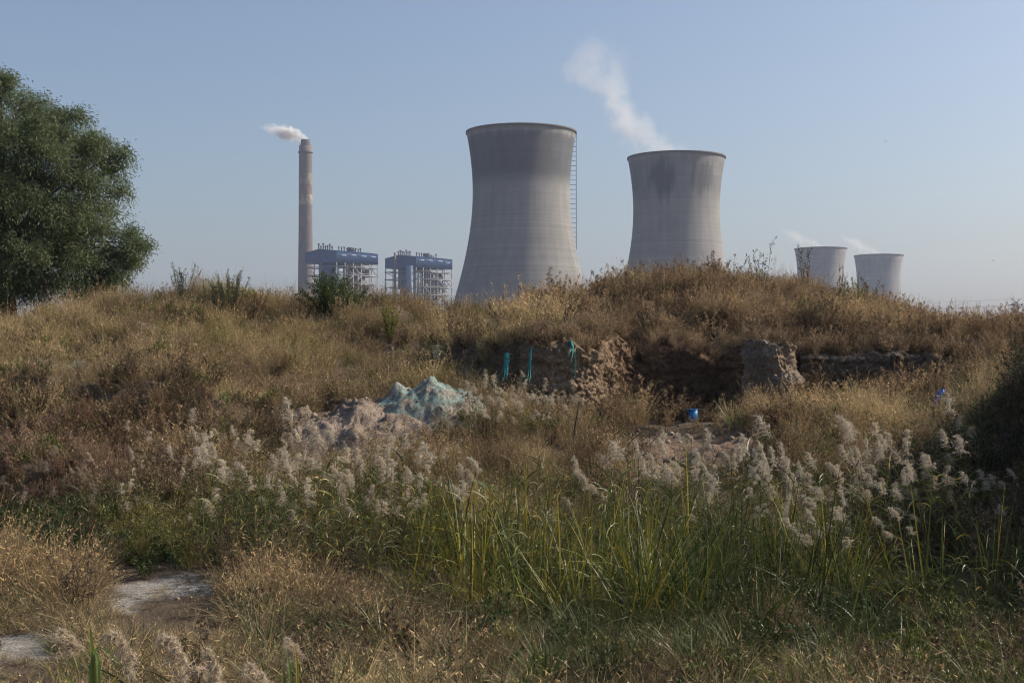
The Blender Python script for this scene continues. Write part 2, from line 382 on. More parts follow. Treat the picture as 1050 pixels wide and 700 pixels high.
def ground_z(x, y, detail=True):
    x = np.asarray(x, float); y = np.asarray(y, float)
    u = np.clip(525 + F*x/np.maximum(y, 9.0), -899, 1899)
    # wander the layout a little so that no edge follows a straight line
    d = np.clip(y + 0.45*fbm(x*.35, y*.35, 3, 3), 0, 74.9)
    fu = (u+900)/10; iu = np.clip(fu.astype(int), 0, len(UX)-2); fu = fu-iu
    fd = d*10; jd = np.clip(fd.astype(int), 0, len(DG)-2); fd = fd-jd
    z = (TAB[iu, jd]*(1-fu)+TAB[iu+1, jd]*fu)*(1-fd) + (TAB[iu, jd+1]*(1-fu)+TAB[iu+1, jd+1]*fu)*fd
    if detail:
        amp = sstep(.05, .8, z)*(1-sstep(44, 60, y))
        st_ = fbm(x*.55, y*.75, 61, 4)
        lum = np.maximum(sstep(29.5, 32.5, y), 1-sstep(300, 420, u))
        z = z + amp*(lum*(.20*sstep(-.02, .10, st_) - .08 + .16*sstep(.22, .30, st_)) + (.14+.10*lum)*fbm(x*.8, y*.8, 5, 4) + 0.07*fbm(x*3.1, y*3.1, 9, 4)) + (1-amp)*(0.04*fbm(x*1.3, y*1.3, 11, 3)+.035*fbm(x*4.5, y*4.5, 13, 3))*(y < 60)
    return z

def soil_col(x, y):
    u = 525 + F*x/np.maximum(y, 6.0)
    base = np.array([0.145, 0.105, 0.072]); pale = np.array([0.30, 0.25, 0.205]); salt = np.array([0.54, 0.52, 0.49]); dark = np.array([0.085, 0.062, 0.045])
    n = fbm(x*.5, y*.5, 21, 4)*.5+.5
    c = base[None]*(1-n[:, None]*.5) + pale[None]*n[:, None]*.5
    n2 = fbm(x*1.1, y*1.1, 27, 5)
    def blob(cu, cd, ru, rd): return np.exp(-((u-cu)/ru)**2-((y-cd)/rd)**2)
    s = np.maximum(np.maximum(blob(185, 16.5, 70, .95), blob(0, 13.4, 75, .55)), blob(120, 15.6, 40, .5))
    s = .8*sstep(.35, .8, s + .8*n2 + .25*fbm(x*5, y*5, 29, 3))
    c = c*(1-s[:, None]) + salt[None]*s[:, None]
    p = sstep(.3, .7, np.maximum(blob(575, 29.2, 45, 1.4), blob(690, 25, 90, 1.6)) + .2*n2)
    c = c*(1-p[:, None]) + np.array([[.30, .22, .165]])*p[:, None]
    k = sstep(.3, .7, blob(690, 32, 75, 2.2) + .2*n2)
    c = c*(1-k[:, None]) + np.array([[.22, .145, .095]])*k[:, None]
    return c

xs = np.concatenate([-np.geomspace(4000, 24, 30), np.arange(-23.5, 23.6, .1), np.geomspace(24, 4000, 30)])
ys = np.concatenate([[-4000, -1500, -500, -150, -50, -20, -8, -3], np.arange(0, 9, .5), np.arange(9, 48, .1), np.arange(48, 80, 1.5), np.geomspace(81, 4000, 26)])
gx, gy = np.meshgrid(xs, ys); gx, gy = gx.ravel(), gy.ravel()
gz = ground_z(gx, np.abs(gy)*(gy > 0))
nx, ny = len(xs), len(ys)
ii = np.arange(ny-1)[:, None]; jj = np.arange(nx-1)[None]
Q = np.stack([ii*nx+jj, ii*nx+jj+1, (ii+1)*nx+jj+1, (ii+1)*nx+jj], -1).reshape(-1, 4)
g = MB().add(np.stack([gx, gy, gz], 1), Q, soil_col(gx, np.maximum(gy, 0))).obj('ground', M_SOIL, smooth=True, cols=True)
tag(g, 'uneven earth ground rising from a dried pond bed to overgrown spoil banks', 'ground', kind='structure')

# ------------------------------------------------------------------ power station
def tower_profile(H, k=1.0):
    z = np.linspace(0, H, 76)
    zt, a, b = 88.3*k, 26.0*k, 60.9*k
    r = a*np.sqrt(1+((z-zt)/b)**2)
    return r, z
def cooling_tower(px, d, H, material, label, ladder=False):
    t = empty('cooling_tower', ((px-525)/F*d, d, 0))
    tag(t, label, 'cooling tower', 'cooling towers of the power station')
    r, z = tower_profile(H, H/120.0)
    pr = []
    for i in range(len(z)-1):           # every formwork lift is a shallow step
        pr.append((r[i], z[i])); pr.append((r[i+1]+0.05, z[i+1]-0.12))
    pr.append((r[-1], z[-1]))
    inner = [(ri-0.9, zi) for ri, zi in zip(r[::-1], z[::-1])]
    MB().lathe(pr+inner[:1]+inner[1:], 128).obj('shell', material, t, smooth=True)
    rt = r[-1]
    MB().lathe([(rt-1.0, H-.9), (rt+0.4, H-.9), (rt+0.45, H+0.2), (rt-1.0, H+0.25), (rt-1.0, H-.9)], 128).obj('rim', M_RIM, t)
    if ladder:
        ang = math.radians(2); ca, sa = math.cos(ang), math.sin(ang)
        rad = rt + 0.25
        lad = MB()
        for s in (-0.55, 0.55):
            lad.box((rad*ca - s*sa, rad*sa + s*ca, (z[-1]+57.5)/2), (.22, .22, z[-1]-57.5), ang)
        l = lad.obj('ladder', M_STEELB, t)
        for zz in np.arange(59, H-1, 2.55):
            rs = np.interp(zz, z, r)
            MB().box(((rs+rad)/2*ca, (rs+rad)/2*sa, zz), (rad-rs+.3, 1.0, .15), ang).obj('bracket', M_STEELB, l)
    return t
M_STEELB = m_simple('blue_grey_steel', (0.20, 0.25, 0.33), 0.6, 0.2, 0.2)
cooling_tower(534.5, 703, 120, m_tower('tower_concrete_a', 3.0, 88, 116, .42, .85, .76), 'largest concrete cooling tower, with ladder on its side and no steam above it', True)
cooling_tower(693.5, 795, 120, m_tower('tower_concrete_b', 8.0, 90, 117, .5, .45, .5, ((-11, 104, 9, 14, .85), (13, 106, 10, 11, .65))), 'second largest cooling tower, stained dark below the rim, big steam plume above')
cooling_tower(841.5, 1500, 120, m_tower('tower_concrete_c', 14.0, 90, 114, .6, .1, .5), 'far small cooling tower, the one behind a tall green weed')
cooling_tower(901, 1607, 120, m_tower('tower_concrete_d', 21.0, 92, 114, .6, .1, .5), 'farthest small cooling tower, outermost one beside open sky and power lines')

# chimney
cz = 207.0; cd = 1284.0
ch = empty('chimney', ((313.3-525)/F*cd, cd, 0))
tag(ch, 'tall slender grey brown concrete chimney with worn pale bands and white smoke', 'chimney')
MB().lathe([(8.0, 0), (7.4, 60), (6.75, 120), (6.35, 196), (6.35, 203.5), (5.5, 203.6)], 40).obj('shaft', m_chimney('chimney_concrete'), ch, smooth=False)
MB().lathe([(6.35, 196.2), (7.2, 196.6), (7.2, 198.0), (6.35, 198.2)], 40).obj('platform', M_DSTEEL, ch)
MB().lathe([(5.4, 203), (4.7, 206.8), (4.7, 209.6), (4.2, 209.6), (4.2, 203)], 12).obj('flue_cap', M_RIM, ch)

def boiler_house(px, ytop, d, label, pipe=False):
    """steel boiler house: open frame under a blue clad, shallow-gabled top"""
    x0 = (px-525)/F*d; zt = EYE + (HOR-ytop)/F*d
    t = empty('boiler_house', (x0, d, 0), math.radians(50))
    tag(t, label, 'boiler house', 'boiler houses of the power station')
    A, B = 44.0, 36.0          # local x: right hand side; local y: gable side
    zb = zt-8.3
    ridge = zt + 2.3
    # gabled clad box: ridge runs along local x at y = B/2
    V = [(0,0,zb),(A,0,zb),(A,B,zb),(0,B,zb),(0,0,zt),(A,0,zt),(A,B,zt),(0,B,zt)]
    MB().add(V, [[0,1,5,4],[2,3,7,6],[0,3,2,1]]).obj('side_cladding', M_BLUE, t)
    MB().add([(0,0,zb),(0,0,zt),(0,B*.52,ridge),(0,B,zt),(0,B,zb),(0,B*.52,zb)], [[0,1,2,5],[5,2,3,4]]).obj('gable_cladding', M_BLUE, t)
    MB().add([(A,0,zb),(A,0,zt),(A,B*.52,ridge),(A,B,zt),(A,B,zb),(A,B*.52,zb)], [[5,2,1,0],[4,3,2,5]]).obj('gable_cladding', M_BLUE, t)
    rf = MB().add([(-.6,-.6,zt+.05),(A+.6,-.6,zt+.05),(A+.6,B*.52,ridge+.15),(-.6,B*.52,ridge+.15),(A+.6,B+.6,zt+.05),(-.6,B+.6,zt+.05)], [[0,1,2,3],[3,2,4,5]]).obj('roof', M_BLUE, t)
    rr = random.Random(int(px))
    for i in range(7):
        x = 2+i*2.3; h = 2.2+rr.random()*2.2
        MB().lathe([(.45, ridge-2), (.45, ridge+h), (.9, ridge+h), (.9, ridge+h+.7), (0.01, ridge+h+.9)], 8, (x, B*.62, 0)).obj('roof_vent', M_DSTEEL, rf)
    for i in range(9):
        x = 17+i*2.9+rr.random(); h = .4+rr.random()*2.6
        MB().lathe([(.4, zt+.5), (.4, ridge+h), (.8, ridge+h), (.8, ridge+h+.6), (0.01, ridge+h+.8)], 8, (x, B*.45, 0)).obj('roof_vent', M_DSTEEL, rf)
    MB().box((A*.72, B*.5, ridge+1.5), (5, 4, 3.2)).obj('vent_house', M_DSTEEL, rf)
    # pale strip lights/louvres in the long side
    for k in range(4):
        MB().box((5+k*10.6+rr.random()*2, -.06, zt-2.0-rr.random()), (7.0, .16, .9)).obj('louvre', M_BLUE2, t)
    # frame
    for x in np.linspace(0.4, A-.4, 6):
        for y in (0.4, B*.5, B-.4):
            MB().box((x, y, zb/2), (.6, .6, zb)).obj('column', M_STEEL, t)
    lev = np.arange(zb-3.0, 8, -6.4)
    for i, z in enumerate(lev):
        f = MB()
        for y in (0.0, B): f.box((A/2, y, z), (A+1.0, .5, .5 + .3*(i % 2)))
        for x in (0.0, A): f.box((x, B/2, z), (.5, B, .5 + .3*(i % 2)))
        f.obj('floor_beam', M_STEEL, t)
        if i % 2 == 0: MB().box((A/2+1, B/2, z-.7), (A-4, B-6, .3)).obj('floor_deck', M_DSTEEL, t)
        h = MB()
        for y in (-.9,): h.box((A*.5+rr.uniform(-4, 4), y, z+1.3), (A*rr.uniform(.4, .9), .2, .25))
        h.obj('handrail', M_STEEL, t)
    for k in range(16):
        z0 = rr.choice(list(lev[:8])); xa = rr.choice([0, 1, 2, 3, 4])*A/5; s = rr.choice((1, 0))
        MB().beam((xa+A/5*s, -.1, z0-6.4), (xa+A/5*(1-s), -.1, z0), .5).obj('brace', M_STEEL, t)
    for k in range(5):
        z0 = rr.choice(list(lev[:8])); s = rr.choice((1, 0))
        MB().beam((-.1, B*.5*s+B*.5*(k % 2)*(1-s), z0-6.4), (-.1, B*.5*(1-s)+B*.5*(k % 2)*(1-s), z0), .5).obj('brace', M_STEEL, t)
    # the boiler body hung inside, ducts and bunkers
    MB().box((A*.45, B*.55, zb-30), (A*.42, B*.5, 58)).obj('boiler', M_DSTEEL, t)
    MB().box((A*.78, B*.5, zb-26), (7, B*.55, 36)).obj('bunker', M_DSTEEL, t)
    MB().box((A*.16, B*.35, zb-14), (6, B*.5, 22)).obj('duct', M_BLUE2, t)
    MB().box((A*.60, B*.16, zb-17), (2.4, 2.4, 28)).obj('duct', M_STEEL, t)
    MB().box((2.5, B*.38, zb-9), (.5, B*.5, 17)).obj('wall_panel', M_BLUE, t)
    for k in range(26):
        MB().box((rr.uniform(3, A-3), rr.uniform(2, B*.5), zb-rr.uniform(3, 34)), (rr.uniform(2, 7), rr.uniform(2, 6), rr.uniform(1.5, 6))).obj('equipment', rr.choice((M_DSTEEL, M_DSTEEL, M_DSTEEL, M_BLUE2, M_STEEL)), t)
    for k in range(6):
        MB().lathe([(.35, zb-40), (.35, zb-1)], 6, (rr.uniform(2, A-2), rr.uniform(.8, 4), 0)).obj('riser_pipe', rr.choice((M_STEEL, M_DSTEEL)), t)
    if pipe:
        MB().box((-2.4, 4.5, zb-30), (3.2, 5.6, 62)).obj('lift_shaft', M_BLUE2, t)
        MB().lathe([(1.0, 0), (1.0, zt+4), (.01, zt+4)], 12, (-4, B*.56, 0)).obj('pipe', M_RUST, t)
    return t
boiler_house(345, 257.2, 1000, 'blue topped open steel boiler house next to the tall chimney')
boiler_house(426.5, 263.2, 1075, 'blue topped open steel boiler house closest to the largest cooling tower', True)

# pylon and wires
M_LATT = m_simple('galvanised_steel', (0.12, 0.125, 0.13), 0.6, 0.2, 0.2)
pd_ = 880.0
pc = P(1042, 360, pd_)
pyl = empty('power_pylon', (pc.x, pd_, 0)); tag(pyl, 'small dark lattice power pylon on the horizon', 'pylon')
mz = 37.5
mast = MB()
for sx in (-1, 1):
    for sy in (-1, 1):
        mast.beam((sx*3.2, sy*3.2, 0), (sx*.75, sy*.75, mz-2), .42)
for k in range(9):
    z0, z1 = k*3.8, k*3.8+3.8; w0, w1 = 3.2-2.45*z0/34.5, 3.2-2.45*z1/34.5
    for s in (-1, 1):
        mast.beam((-w0, s*w0, z0), (w1, s*w1, z1), .22); mast.beam((w0, s*w0, z0), (-w1, s*w1, z1), .22)
mast.obj('mast', M_LATT, pyl)
arm = MB(); arm.beam((-4.6, 0, mz-3.6), (4.6, 0, mz-3.6), .5); arm.beam((-4.6, 0, mz-3.6), (0, 0, mz-2.2), .3); arm.beam((4.6, 0, mz-3.6), (0, 0, mz-2.2), .3); arm.obj('crossarm', M_LATT, pyl)
arm = MB(); arm.beam((-2.8, 0, mz+.6), (0, 0, mz-2), .45); arm.beam((2.8, 0, mz+.6), (0, 0, mz-2), .45); arm.obj('earthwire_peak', M_LATT, pyl)
def wire(a, b, c, label):
    pts = []
    for p0, p1, sag in ((a, b, 3.5), (b, c, 3.5)):
        for s in np.linspace(0, 1, 14):
            q = np.array(p0)*(1-s)+np.array(p1)*s; q[2] -= sag*4*s*(1-s); pts.append(q)
    pts = pts[:13]+pts[14:]
    o = MB().tube(pts, [.06]*len(pts), 4, cap=True).obj('power_line', M_LATT)
    tag(o, label, 'power line')
for dx, dz, lb in ((-2.8, .6, 'uppermost thin power line running to the pylon top'), (-4.6, -3.7, 'thin power line hung from the arm tip towards the cooling towers'), (4.6, -3.7, 'thin power line hung from the arm tip away from the cooling towers')):
    wire((pc.x-260+dx, pd_+80, mz+dz), (pc.x+dx, pd_, mz+dz), (pc.x+260+dx, pd_-60, mz+dz), lb)

# birds
def bird(px, py, d, span, rz, flap, label):
    c = P(px, py, d); s = span/2
    V = []; sec = 8
    ax = [(-.42, .005), (-.30, .05), (-.1, .075), (.1, .07), (.24, .05), (.33, .045), (.40, .02), (.45, .003)]
    m = MB(); m.tube([(0, a*s, 0.02*math.sin(a*4)*s) for a, r in ax], [r*s*1.3 for a, r in ax], sec)
    for sx in (-1, 1):
        w = [(0.04, .12, .02), (.45, .16, .18+flap), (1.0, -.02, .10+flap*1.6), (.5, -.10, .15+flap), (.04, -.16, .02)]
        top = [(sx*a*s, b*s, z*s) for a, b, z in w]; bot = [(x, y, z-.02*s) for x, y, z in top]
        m.add(top+bot, [[0,1,3,4],[1,2,2,3],[5,6,8,9],[6,7,7,8]])
    m.add([(-.05*s,-.38*s,0),(.05*s,-.38*s,0),(.12*s,-.62*s,.01*s),(-.12*s,-.62*s,.01*s)], [[0,1,2,3]])
    o = m.obj('bird', M_BIRD); o.location = c; o.rotation_euler = (0.1, 0, rz)
    tag(o, label, 'bird', 'birds in the sky')
bird(1018, 267, 160, .62, 0.7, -.05, 'dark bird flying above the pylon, closest of the birds')
bird(908, 145, 190, .55, 1.9, .1, 'tiny bird high in the sky above the far cooling towers')
bird(268, 101.5, 190, .5, .5, .05, 'tiny bird in the sky beyond the chimney smoke')

# ------------------------------------------------------------------ steam and smoke (real volumes)
def plume(name, origin, path, axis, dens, label, nscale, thr, depth=1.0, col=(.995, .995, .995)):
    """path: list of (u, c, R): u along the main axis, c across it, R radius, metres from origin. axis 'z' or '-x'"""
    u = np.array([p[0] for p in path]); c = np.array([p[1] for p in path]); R = np.array([p[2] for p in path])
    uu = np.linspace(u[0], u[-1], 30); cc = np.interp(uu, u, c); rr = np.interp(uu, u, R)
    rr[0] *= .9; rr[-1] *= .35
    th = np.linspace(0, 2*math.pi, 24, endpoint=False)
    A = cc[:, None]+rr[:, None]*np.cos(th); B = rr[:, None]*depth*np.sin(th); U = np.repeat(uu[:, None], 24, 1)
    V = np.stack([A, B, U], -1) if axis == 'z' else np.stack([-U, B, A], -1)
    i = np.arange(29)[:, None]; j = np.arange(24)[None]; k = (j+1) % 24
    Qd = np.stack([i*24+j, i*24+k, (i+1)*24+k, (i+1)*24+j], -1).reshape(-1, 4)
    V = V.reshape(-1, 3)
    e0 = V[:24].mean(0); e1 = V[-24:].mean(0); n = len(V); V = np.concatenate([V, [e0, e1]])
    caps = [[n, (q+1) % 24, q, n] for q in range(0, 24)]
    me = bpy.data.meshes.new(name)
    faces = [tuple(q) for q in Qd] + [(n, (q+1) % 24, q) for q in range(24)] + [(n+1, n-24+q, n-24+(q+1) % 24) for q in range(24)]
    me.from_pydata([tuple(v) for v in V], [], faces); me.update()
    m, nt, out = mat(name+'_volume'); L = nt.links.new
    tc = N(nt, 'ShaderNodeTexCoord'); sp = N(nt, 'ShaderNodeSeparateXYZ'); L(tc.outputs['Object'], sp.inputs[0])
    us = sp.outputs[2] if axis == 'z' else math_node(nt, 'MULTIPLY', sp.outputs[0], -1.0)
    vs = sp.outputs[0] if axis == 'z' else sp.outputs[2]
    un = math_node(nt, 'DIVIDE', math_node(nt, 'SUBTRACT', us, float(u[0])), float(u[-1]-u[0]), True)
    def curve(val, lo, hi):
        fc = N(nt, 'ShaderNodeFloatCurve'); cu = fc.mapping.curves[0]
        un_k = (u-u[0])/(u[-1]-u[0]); vk = (val-lo)/(hi-lo)
        cu.points[0].location = (un_k[0], vk[0]); cu.points[1].location = (un_k[-1], vk[-1])
        for a, b in list(zip(un_k, vk))[1:-1]: cu.points.new(a, b)
        for p in cu.points: p.handle_type = 'VECTOR'
        fc.mapping.update(); L(un, fc.inputs['Value'])
        return math_node(nt, 'ADD', math_node(nt, 'MULTIPLY', fc.outputs[0], float(hi-lo)), float(lo))
    cn = curve(c, c.min()-1, c.max()+1); rn = curve(R, 0.0, R.max()*1.05)
    # warp with noise so the plume billows
    nz = N(nt, 'ShaderNodeTexNoise'); nz.inputs['Scale'].default_value = nscale; nz.inputs['Detail'].default_value = 5; nz.inputs['Roughness'].default_value = .6
    L(tc.outputs['Object'], nz.inputs['Vector'])
    dv = math_node(nt, 'SUBTRACT', vs, cn); dy = math_node(nt, 'DIVIDE', sp.outputs[1], depth)
    dist = math_node(nt, 'SQRT', math_node(nt, 'ADD', math_node(nt, 'MULTIPLY', dv, dv), math_node(nt, 'MULTIPLY', dy, dy)))
    q = math_node(nt, 'DIVIDE', dist, rn)
    fall = math_node(nt, 'SUBTRACT', 1.0, q)                                  # 1 axis .. 0 edge
    s = math_node(nt, 'ADD', math_node(nt, 'MULTIPLY', fall, 0.9), math_node(nt, 'MULTIPLY', math_node(nt, 'SUBTRACT', nz.outputs[0], .5), 2.2))
    mr = N(nt, 'ShaderNodeMapRange'); mr.interpolation_type = 'SMOOTHSTEP'; L(s, mr.inputs[0]); mr.inputs[1].default_value = thr; mr.inputs[2].default_value = thr+.6
    edge = N(nt, 'ShaderNodeMapRange'); edge.interpolation_type = 'SMOOTHSTEP'; L(fall, edge.inputs[0]); edge.inputs[1].default_value = 0.02; edge.inputs[2].default_value = .35
    fade = ramp(nt, un, [(0.0, 1.0), (0.45, .8), (0.75, .35), (1.0, 0.0)])
    dn = math_node(nt, 'MULTIPLY', math_node(nt, 'MULTIPLY', math_node(nt, 'MULTIPLY', mr.outputs[0], edge.outputs[0]), fade), dens)
    pv = N(nt, 'ShaderNodeVolumePrincipled'); pv.inputs['Color'].default_value = col+(1,); pv.inputs['Anisotropy'].default_value = 0.0
    L(dn, pv.inputs['Density']); L(pv.outputs[0], out.inputs['Volume'])
    m.volume_intersection_method = 'ACCURATE' if hasattr(m, 'volume_intersection_method') else None
    try: m.cycles.volume_step_rate = .35
    except Exception: pass
    me.materials.append(m)
    o = link(bpy.data.objects.new(name, me)); o.location = origin
    tag(o, label, 'steam', kind='stuff')
    return o
k2 = 795/F
plume('steam_plume', ((693.5-525)*k2, 795, 118.5),
      [(0, -6*k2, 40*k2), (8, -22*k2, 46*k2), (14, -34*k2, 44*k2), (25, -52*k2, 36*k2), (40, -68*k2, 34*k2), (52, -82*k2, 48*k2), (66, -86*k2, 48*k2), (80, -84*k2, 22*k2)], 'z', .055,
      'large drifting white steam plume rising from the second cooling tower', .055, .30)
k1 = cd/F
plume('smoke_plume', ((316.5-525)*k1, cd, 207.0),
      [(-1.5, 1.0*k1, 2.2*k1), (3*k1, 3.6*k1, 5.2*k1), (8*k1, 5.5*k1, 8.5*k1), (18*k1, 8.5*k1, 11*k1), (26*k1, 11*k1, 10.5*k1), (36*k1, 13*k1, 9*k1), (46*k1, 15*k1, 6*k1), (52*k1, 16*k1, 4*k1)], '-x', .45,
      'dense white smoke trailing from the chimney top', .10, .18)
k3 = 1500/F
plume('steam_plume', ((841-525)*k3, 1500, 119),
      [(-4, 1.5*k3, 3*k3), (5*k3, 5*k3, 8*k3), (18*k3, 9*k3, 10*k3), (30*k3, 15*k3, 9*k3), (42*k3, 22*k3, 5*k3)], '-x', .11,
      'faint steam wisp over the far cooling tower behind the green weed', .06, .25)
k4 = 1607/F
plume('steam_plume', ((901-525)*k4, 1607, 119),
      [(-4, 1.5*k4, 3*k4), (5*k4, 4*k4, 8*k4), (18*k4, 9*k4, 10*k4), (30*k4, 16*k4, 9*k4), (42*k4, 24*k4, 5*k4)], '-x', .11,
      'faint steam wisp over the farthest cooling tower', .06, .25)

# ------------------------------------------------------------------ plant prototypes (shared meshes)
def ribbons(m, base, d0, length, width, bend, nseg=3, col=None, taper=1.0):
    """many curved tapering blades. base (n,3); d0 (n,3) start direction; bend (n,3) added over the length"""
    n = len(base); d0 = d0/np.linalg.norm(d0, axis=1)[:, None]
    t = np.linspace(0, 1, nseg+1)
    pts = base[:, None]+length[:, None, None]*(t[None, :, None]*d0[:, None]+(t**2)[None, :, None]*bend[:, None])
    a = rng.normal(size=(n, 3)); side = np.cross(d0, a); side /= np.linalg.norm(side, axis=1)[:, None]+1e-9
    w = width[:, None]*(1-t[None, :]**2*taper*.9)/2
    V = np.stack([pts-side[:, None]*w[..., None], pts+side[:, None]*w[..., None]], 2)      # n, s+1, 2, 3
    V = V.reshape(-1, 3)
    k = np.arange(n)[:, None]*(nseg+1)*2; s = np.arange(nseg)[None]*2
    Q = np.stack([k+s, k+s+1, k+s+3, k+s+2], -1).reshape(-1, 4)
    if col is None: col = np.ones((n, 3))
    m.add(V, Q, np.repeat(col, (nseg+1)*2, 0))
    return pts

def jitter(n, var=.25, hue=.08):
    v = 1+rng.uniform(-var, var, (n, 1)); h = 1+rng.uniform(-hue, hue, (n, 3)); return v*h

def tuft(n=60, L=(.3, .7), w=.006, lean=.35, bend=.4, rad=.12, seeds=0, name='tuft', mat_=None, cvar=.45, sw=.015, sl=.035, nseg=3, seedcol=(1.2, 1.1, 1.0)):
    m = MB()
    phi = rng.uniform(0, 2*math.pi, n); rr = rad*np.sqrt(rng.random(n))
    base = np.stack([rr*np.cos(phi), rr*np.sin(phi), np.full(n, -.03)], 1)
    ph2 = phi+rng.normal(0, .9, n); ln = np.abs(rng.normal(lean, lean*.5, n))
    d0 = np.stack([np.cos(ph2)*ln, np.sin(ph2)*ln, np.ones(n)], 1)
    b = bend*rng.random(n)
    bd = np.stack([np.cos(ph2)*b, np.sin(ph2)*b, -b*.7], 1)+rng.normal(0, .06, (n, 3))
    ln_ = rng.uniform(L[0], L[1], n)
    pts = ribbons(m, base, d0, ln_, np.full(n, w)*rng.uniform(.7, 1.4, n), bd, nseg, jitter(n, cvar))
    if seeds:
        idx = rng.integers(0, n, seeds); tt = rng.uniform(.55, 1.0, seeds)
        k = np.minimum((tt*nseg).astype(int), nseg-1); f = (tt*nseg-k)[:, None]
        p = pts[idx, k]*(1-f)+pts[idx, k+1]*f
        dd = rng.normal(0, 1, (seeds, 3)); dd[:, 2] = np.abs(dd[:, 2])*.7+.2
        ribbons(m, p, dd, np.full(seeds, sl)*rng.uniform(.5, 1.6, seeds), np.full(seeds, sw), rng.normal(0, .2, (seeds, 3)), 1, jitter(seeds, .3)*np.array(seedcol))
    return m.mesh(name, mat_, cols=True)

def twiggy(h=.55, stems=6, side=14, bits=6, lw=.012, ll=.028, name='weed', mat_=None, spread=.5, bitcol=(1, 1, 1), stemcol=(.8, .7, .6), bvar=.5):
    """branching weed: stems, side shoots, a haze of small leaves or seeds"""
    m = MB(); n = stems
    phi = rng.uniform(0, 2*math.pi, n)
    base = np.stack([.05*np.cos(phi), .05*np.sin(phi), np.full(n, -.03)], 1)
    ln = rng.uniform(.1, spread, n)
    d0 = np.stack([np.cos(phi)*ln, np.sin(phi)*ln, np.ones(n)], 1)
    L = h*rng.uniform(.6, 1.1, n)
    pts = ribbons(m, base, d0, L, np.full(n, .008), rng.normal(0, .12, (n, 3)), 4, jitter(n, .2)*np.array(stemcol))
    ns = n*side; si = np.repeat(np.arange(n), side); tt = rng.uniform(.2, 1, ns)
    k = np.minimum((tt*4).astype(int), 3); f = (tt*4-k)[:, None]
    p = pts[si, k]*(1-f)+pts[si, k+1]*f
    dd = rng.normal(0, 1, (ns, 3)); dd[:, 2] = np.abs(dd[:, 2])+.5
    L2 = h*.32*(1.15-tt*.7)*rng.uniform(.5, 1.2, ns)
    p2 = ribbons(m, p, dd, L2, np.full(ns, .004), rng.normal(0, .15, (ns, 3)), 2, jitter(ns, .2)*np.array(stemcol))
    nb = ns*bits; bi = np.repeat(np.arange(ns), bits); tb = rng.uniform(.15, 1, nb)
    k = np.minimum((tb*2).astype(int), 1); f = (tb*2-k)[:, None]
    q = p2[bi, k]*(1-f)+p2[bi, k+1]*f
    db = rng.normal(0, 1, (nb, 3)); db[:, 2] += .3
    ribbons(m, q, db, ll*rng.uniform(.6, 1.5, nb), lw*rng.uniform(.6, 1.3, nb), rng.normal(0, .2, (nb, 3)), 1, jitter(nb, bvar)*np.array(bitcol))
    return m.mesh(name, mat_, cols=True)

def reed_parts(h=1.7, leaves=9, plume_on=True, seed=0, fluff=11):
    """returns (stem MB, leaf MB, plume MB) of one reed, plume drooping to local -x"""
    st, lf, pl = MB(), MB(), MB()
    lx, ly = rng.normal(0, .07, 2)
    tt = np.linspace(0, 1, 7)
    ax = np.stack([lx*h*tt**1.5, ly*h*tt**1.5, h*tt-.03], 1)
    st.tube(ax, np.linspace(.006, .0028, 7), 4, col=np.array([1, 1, 1.])*rng.uniform(.8, 1.2))
    n = leaves; tl = rng.uniform(.12, .86, n); tl.sort()
    b = np.stack([np.interp(tl, tt, ax[:, i]) for i in range(3)], 1)
    ph = np.arange(n)*math.pi+rng.normal(0, .7, n)+rng.uniform(0, 6)
    d0 = np.stack([np.cos(ph)*.65, np.sin(ph)*.65, np.full(n, .9)], 1)
    bd = np.stack([np.cos(ph)*.3, np.sin(ph)*.3, -rng.uniform(.3, .9, n)], 1)
    col = jitter(n, .3, .15)
    dead = rng.random(n) < .2; col[dead] *= np.array([2.4, 1.7, 1.3])
    ribbons(lf, b, d0, rng.uniform(.28, .5, n), rng.uniform(.012, .022, n), bd, 4, col)
    if plume_on:
        Lp = rng.uniform(.24, .34); k = 9; t = np.linspace(0, 1, k)
        tip = ax[-1]; droop = rng.uniform(.15, .6)
        pa = tip+np.stack([-droop*Lp*t**2, rng.normal(0, .1)*Lp*t, Lp*(t-.35*droop*t**2)], 1)
        pl.tube(pa, np.linspace(.0025, .001, k), 4, col=np.array([.7, .65, .6]))
        nb = 46; tb = rng.uniform(0, .97, nb); q = np.stack([np.interp(tb, t, pa[:, i]) for i in range(3)], 1)
        dd = rng.normal(0, 1, (nb, 3))*np.array([.8, .8, .4])+np.array([-.35, 0, .9])
        LL = Lp*(.52-.34*tb)*rng.uniform(.7, 1.2, nb)
        bb = np.stack([rng.normal(-.35, .25, nb), rng.normal(0, .25, nb), -rng.uniform(.3, .9, nb)], 1)
        p2 = ribbons(pl, q, dd, LL, np.full(nb, .004), bb, 3, jitter(nb, .15, .03))
        nh = nb*fluff; hi = np.repeat(np.arange(nb), fluff); th = rng.uniform(.15, 1, nh); kk = np.minimum((th*3).astype(int), 2); f = (th*3-kk)[:, None]
        qq = p2[hi, kk]*(1-f)+p2[hi, kk+1]*f
        dh = rng.normal(0, 1, (nh, 3)); dh[:, 0] -= .4
        ribbons(pl, qq, dh, rng.uniform(.018, .045, nh), rng.uniform(.0035, .008, nh), rng.normal(0, .3, (nh, 3)), 1, jitter(nh, .2, .04))
    return st, lf, pl

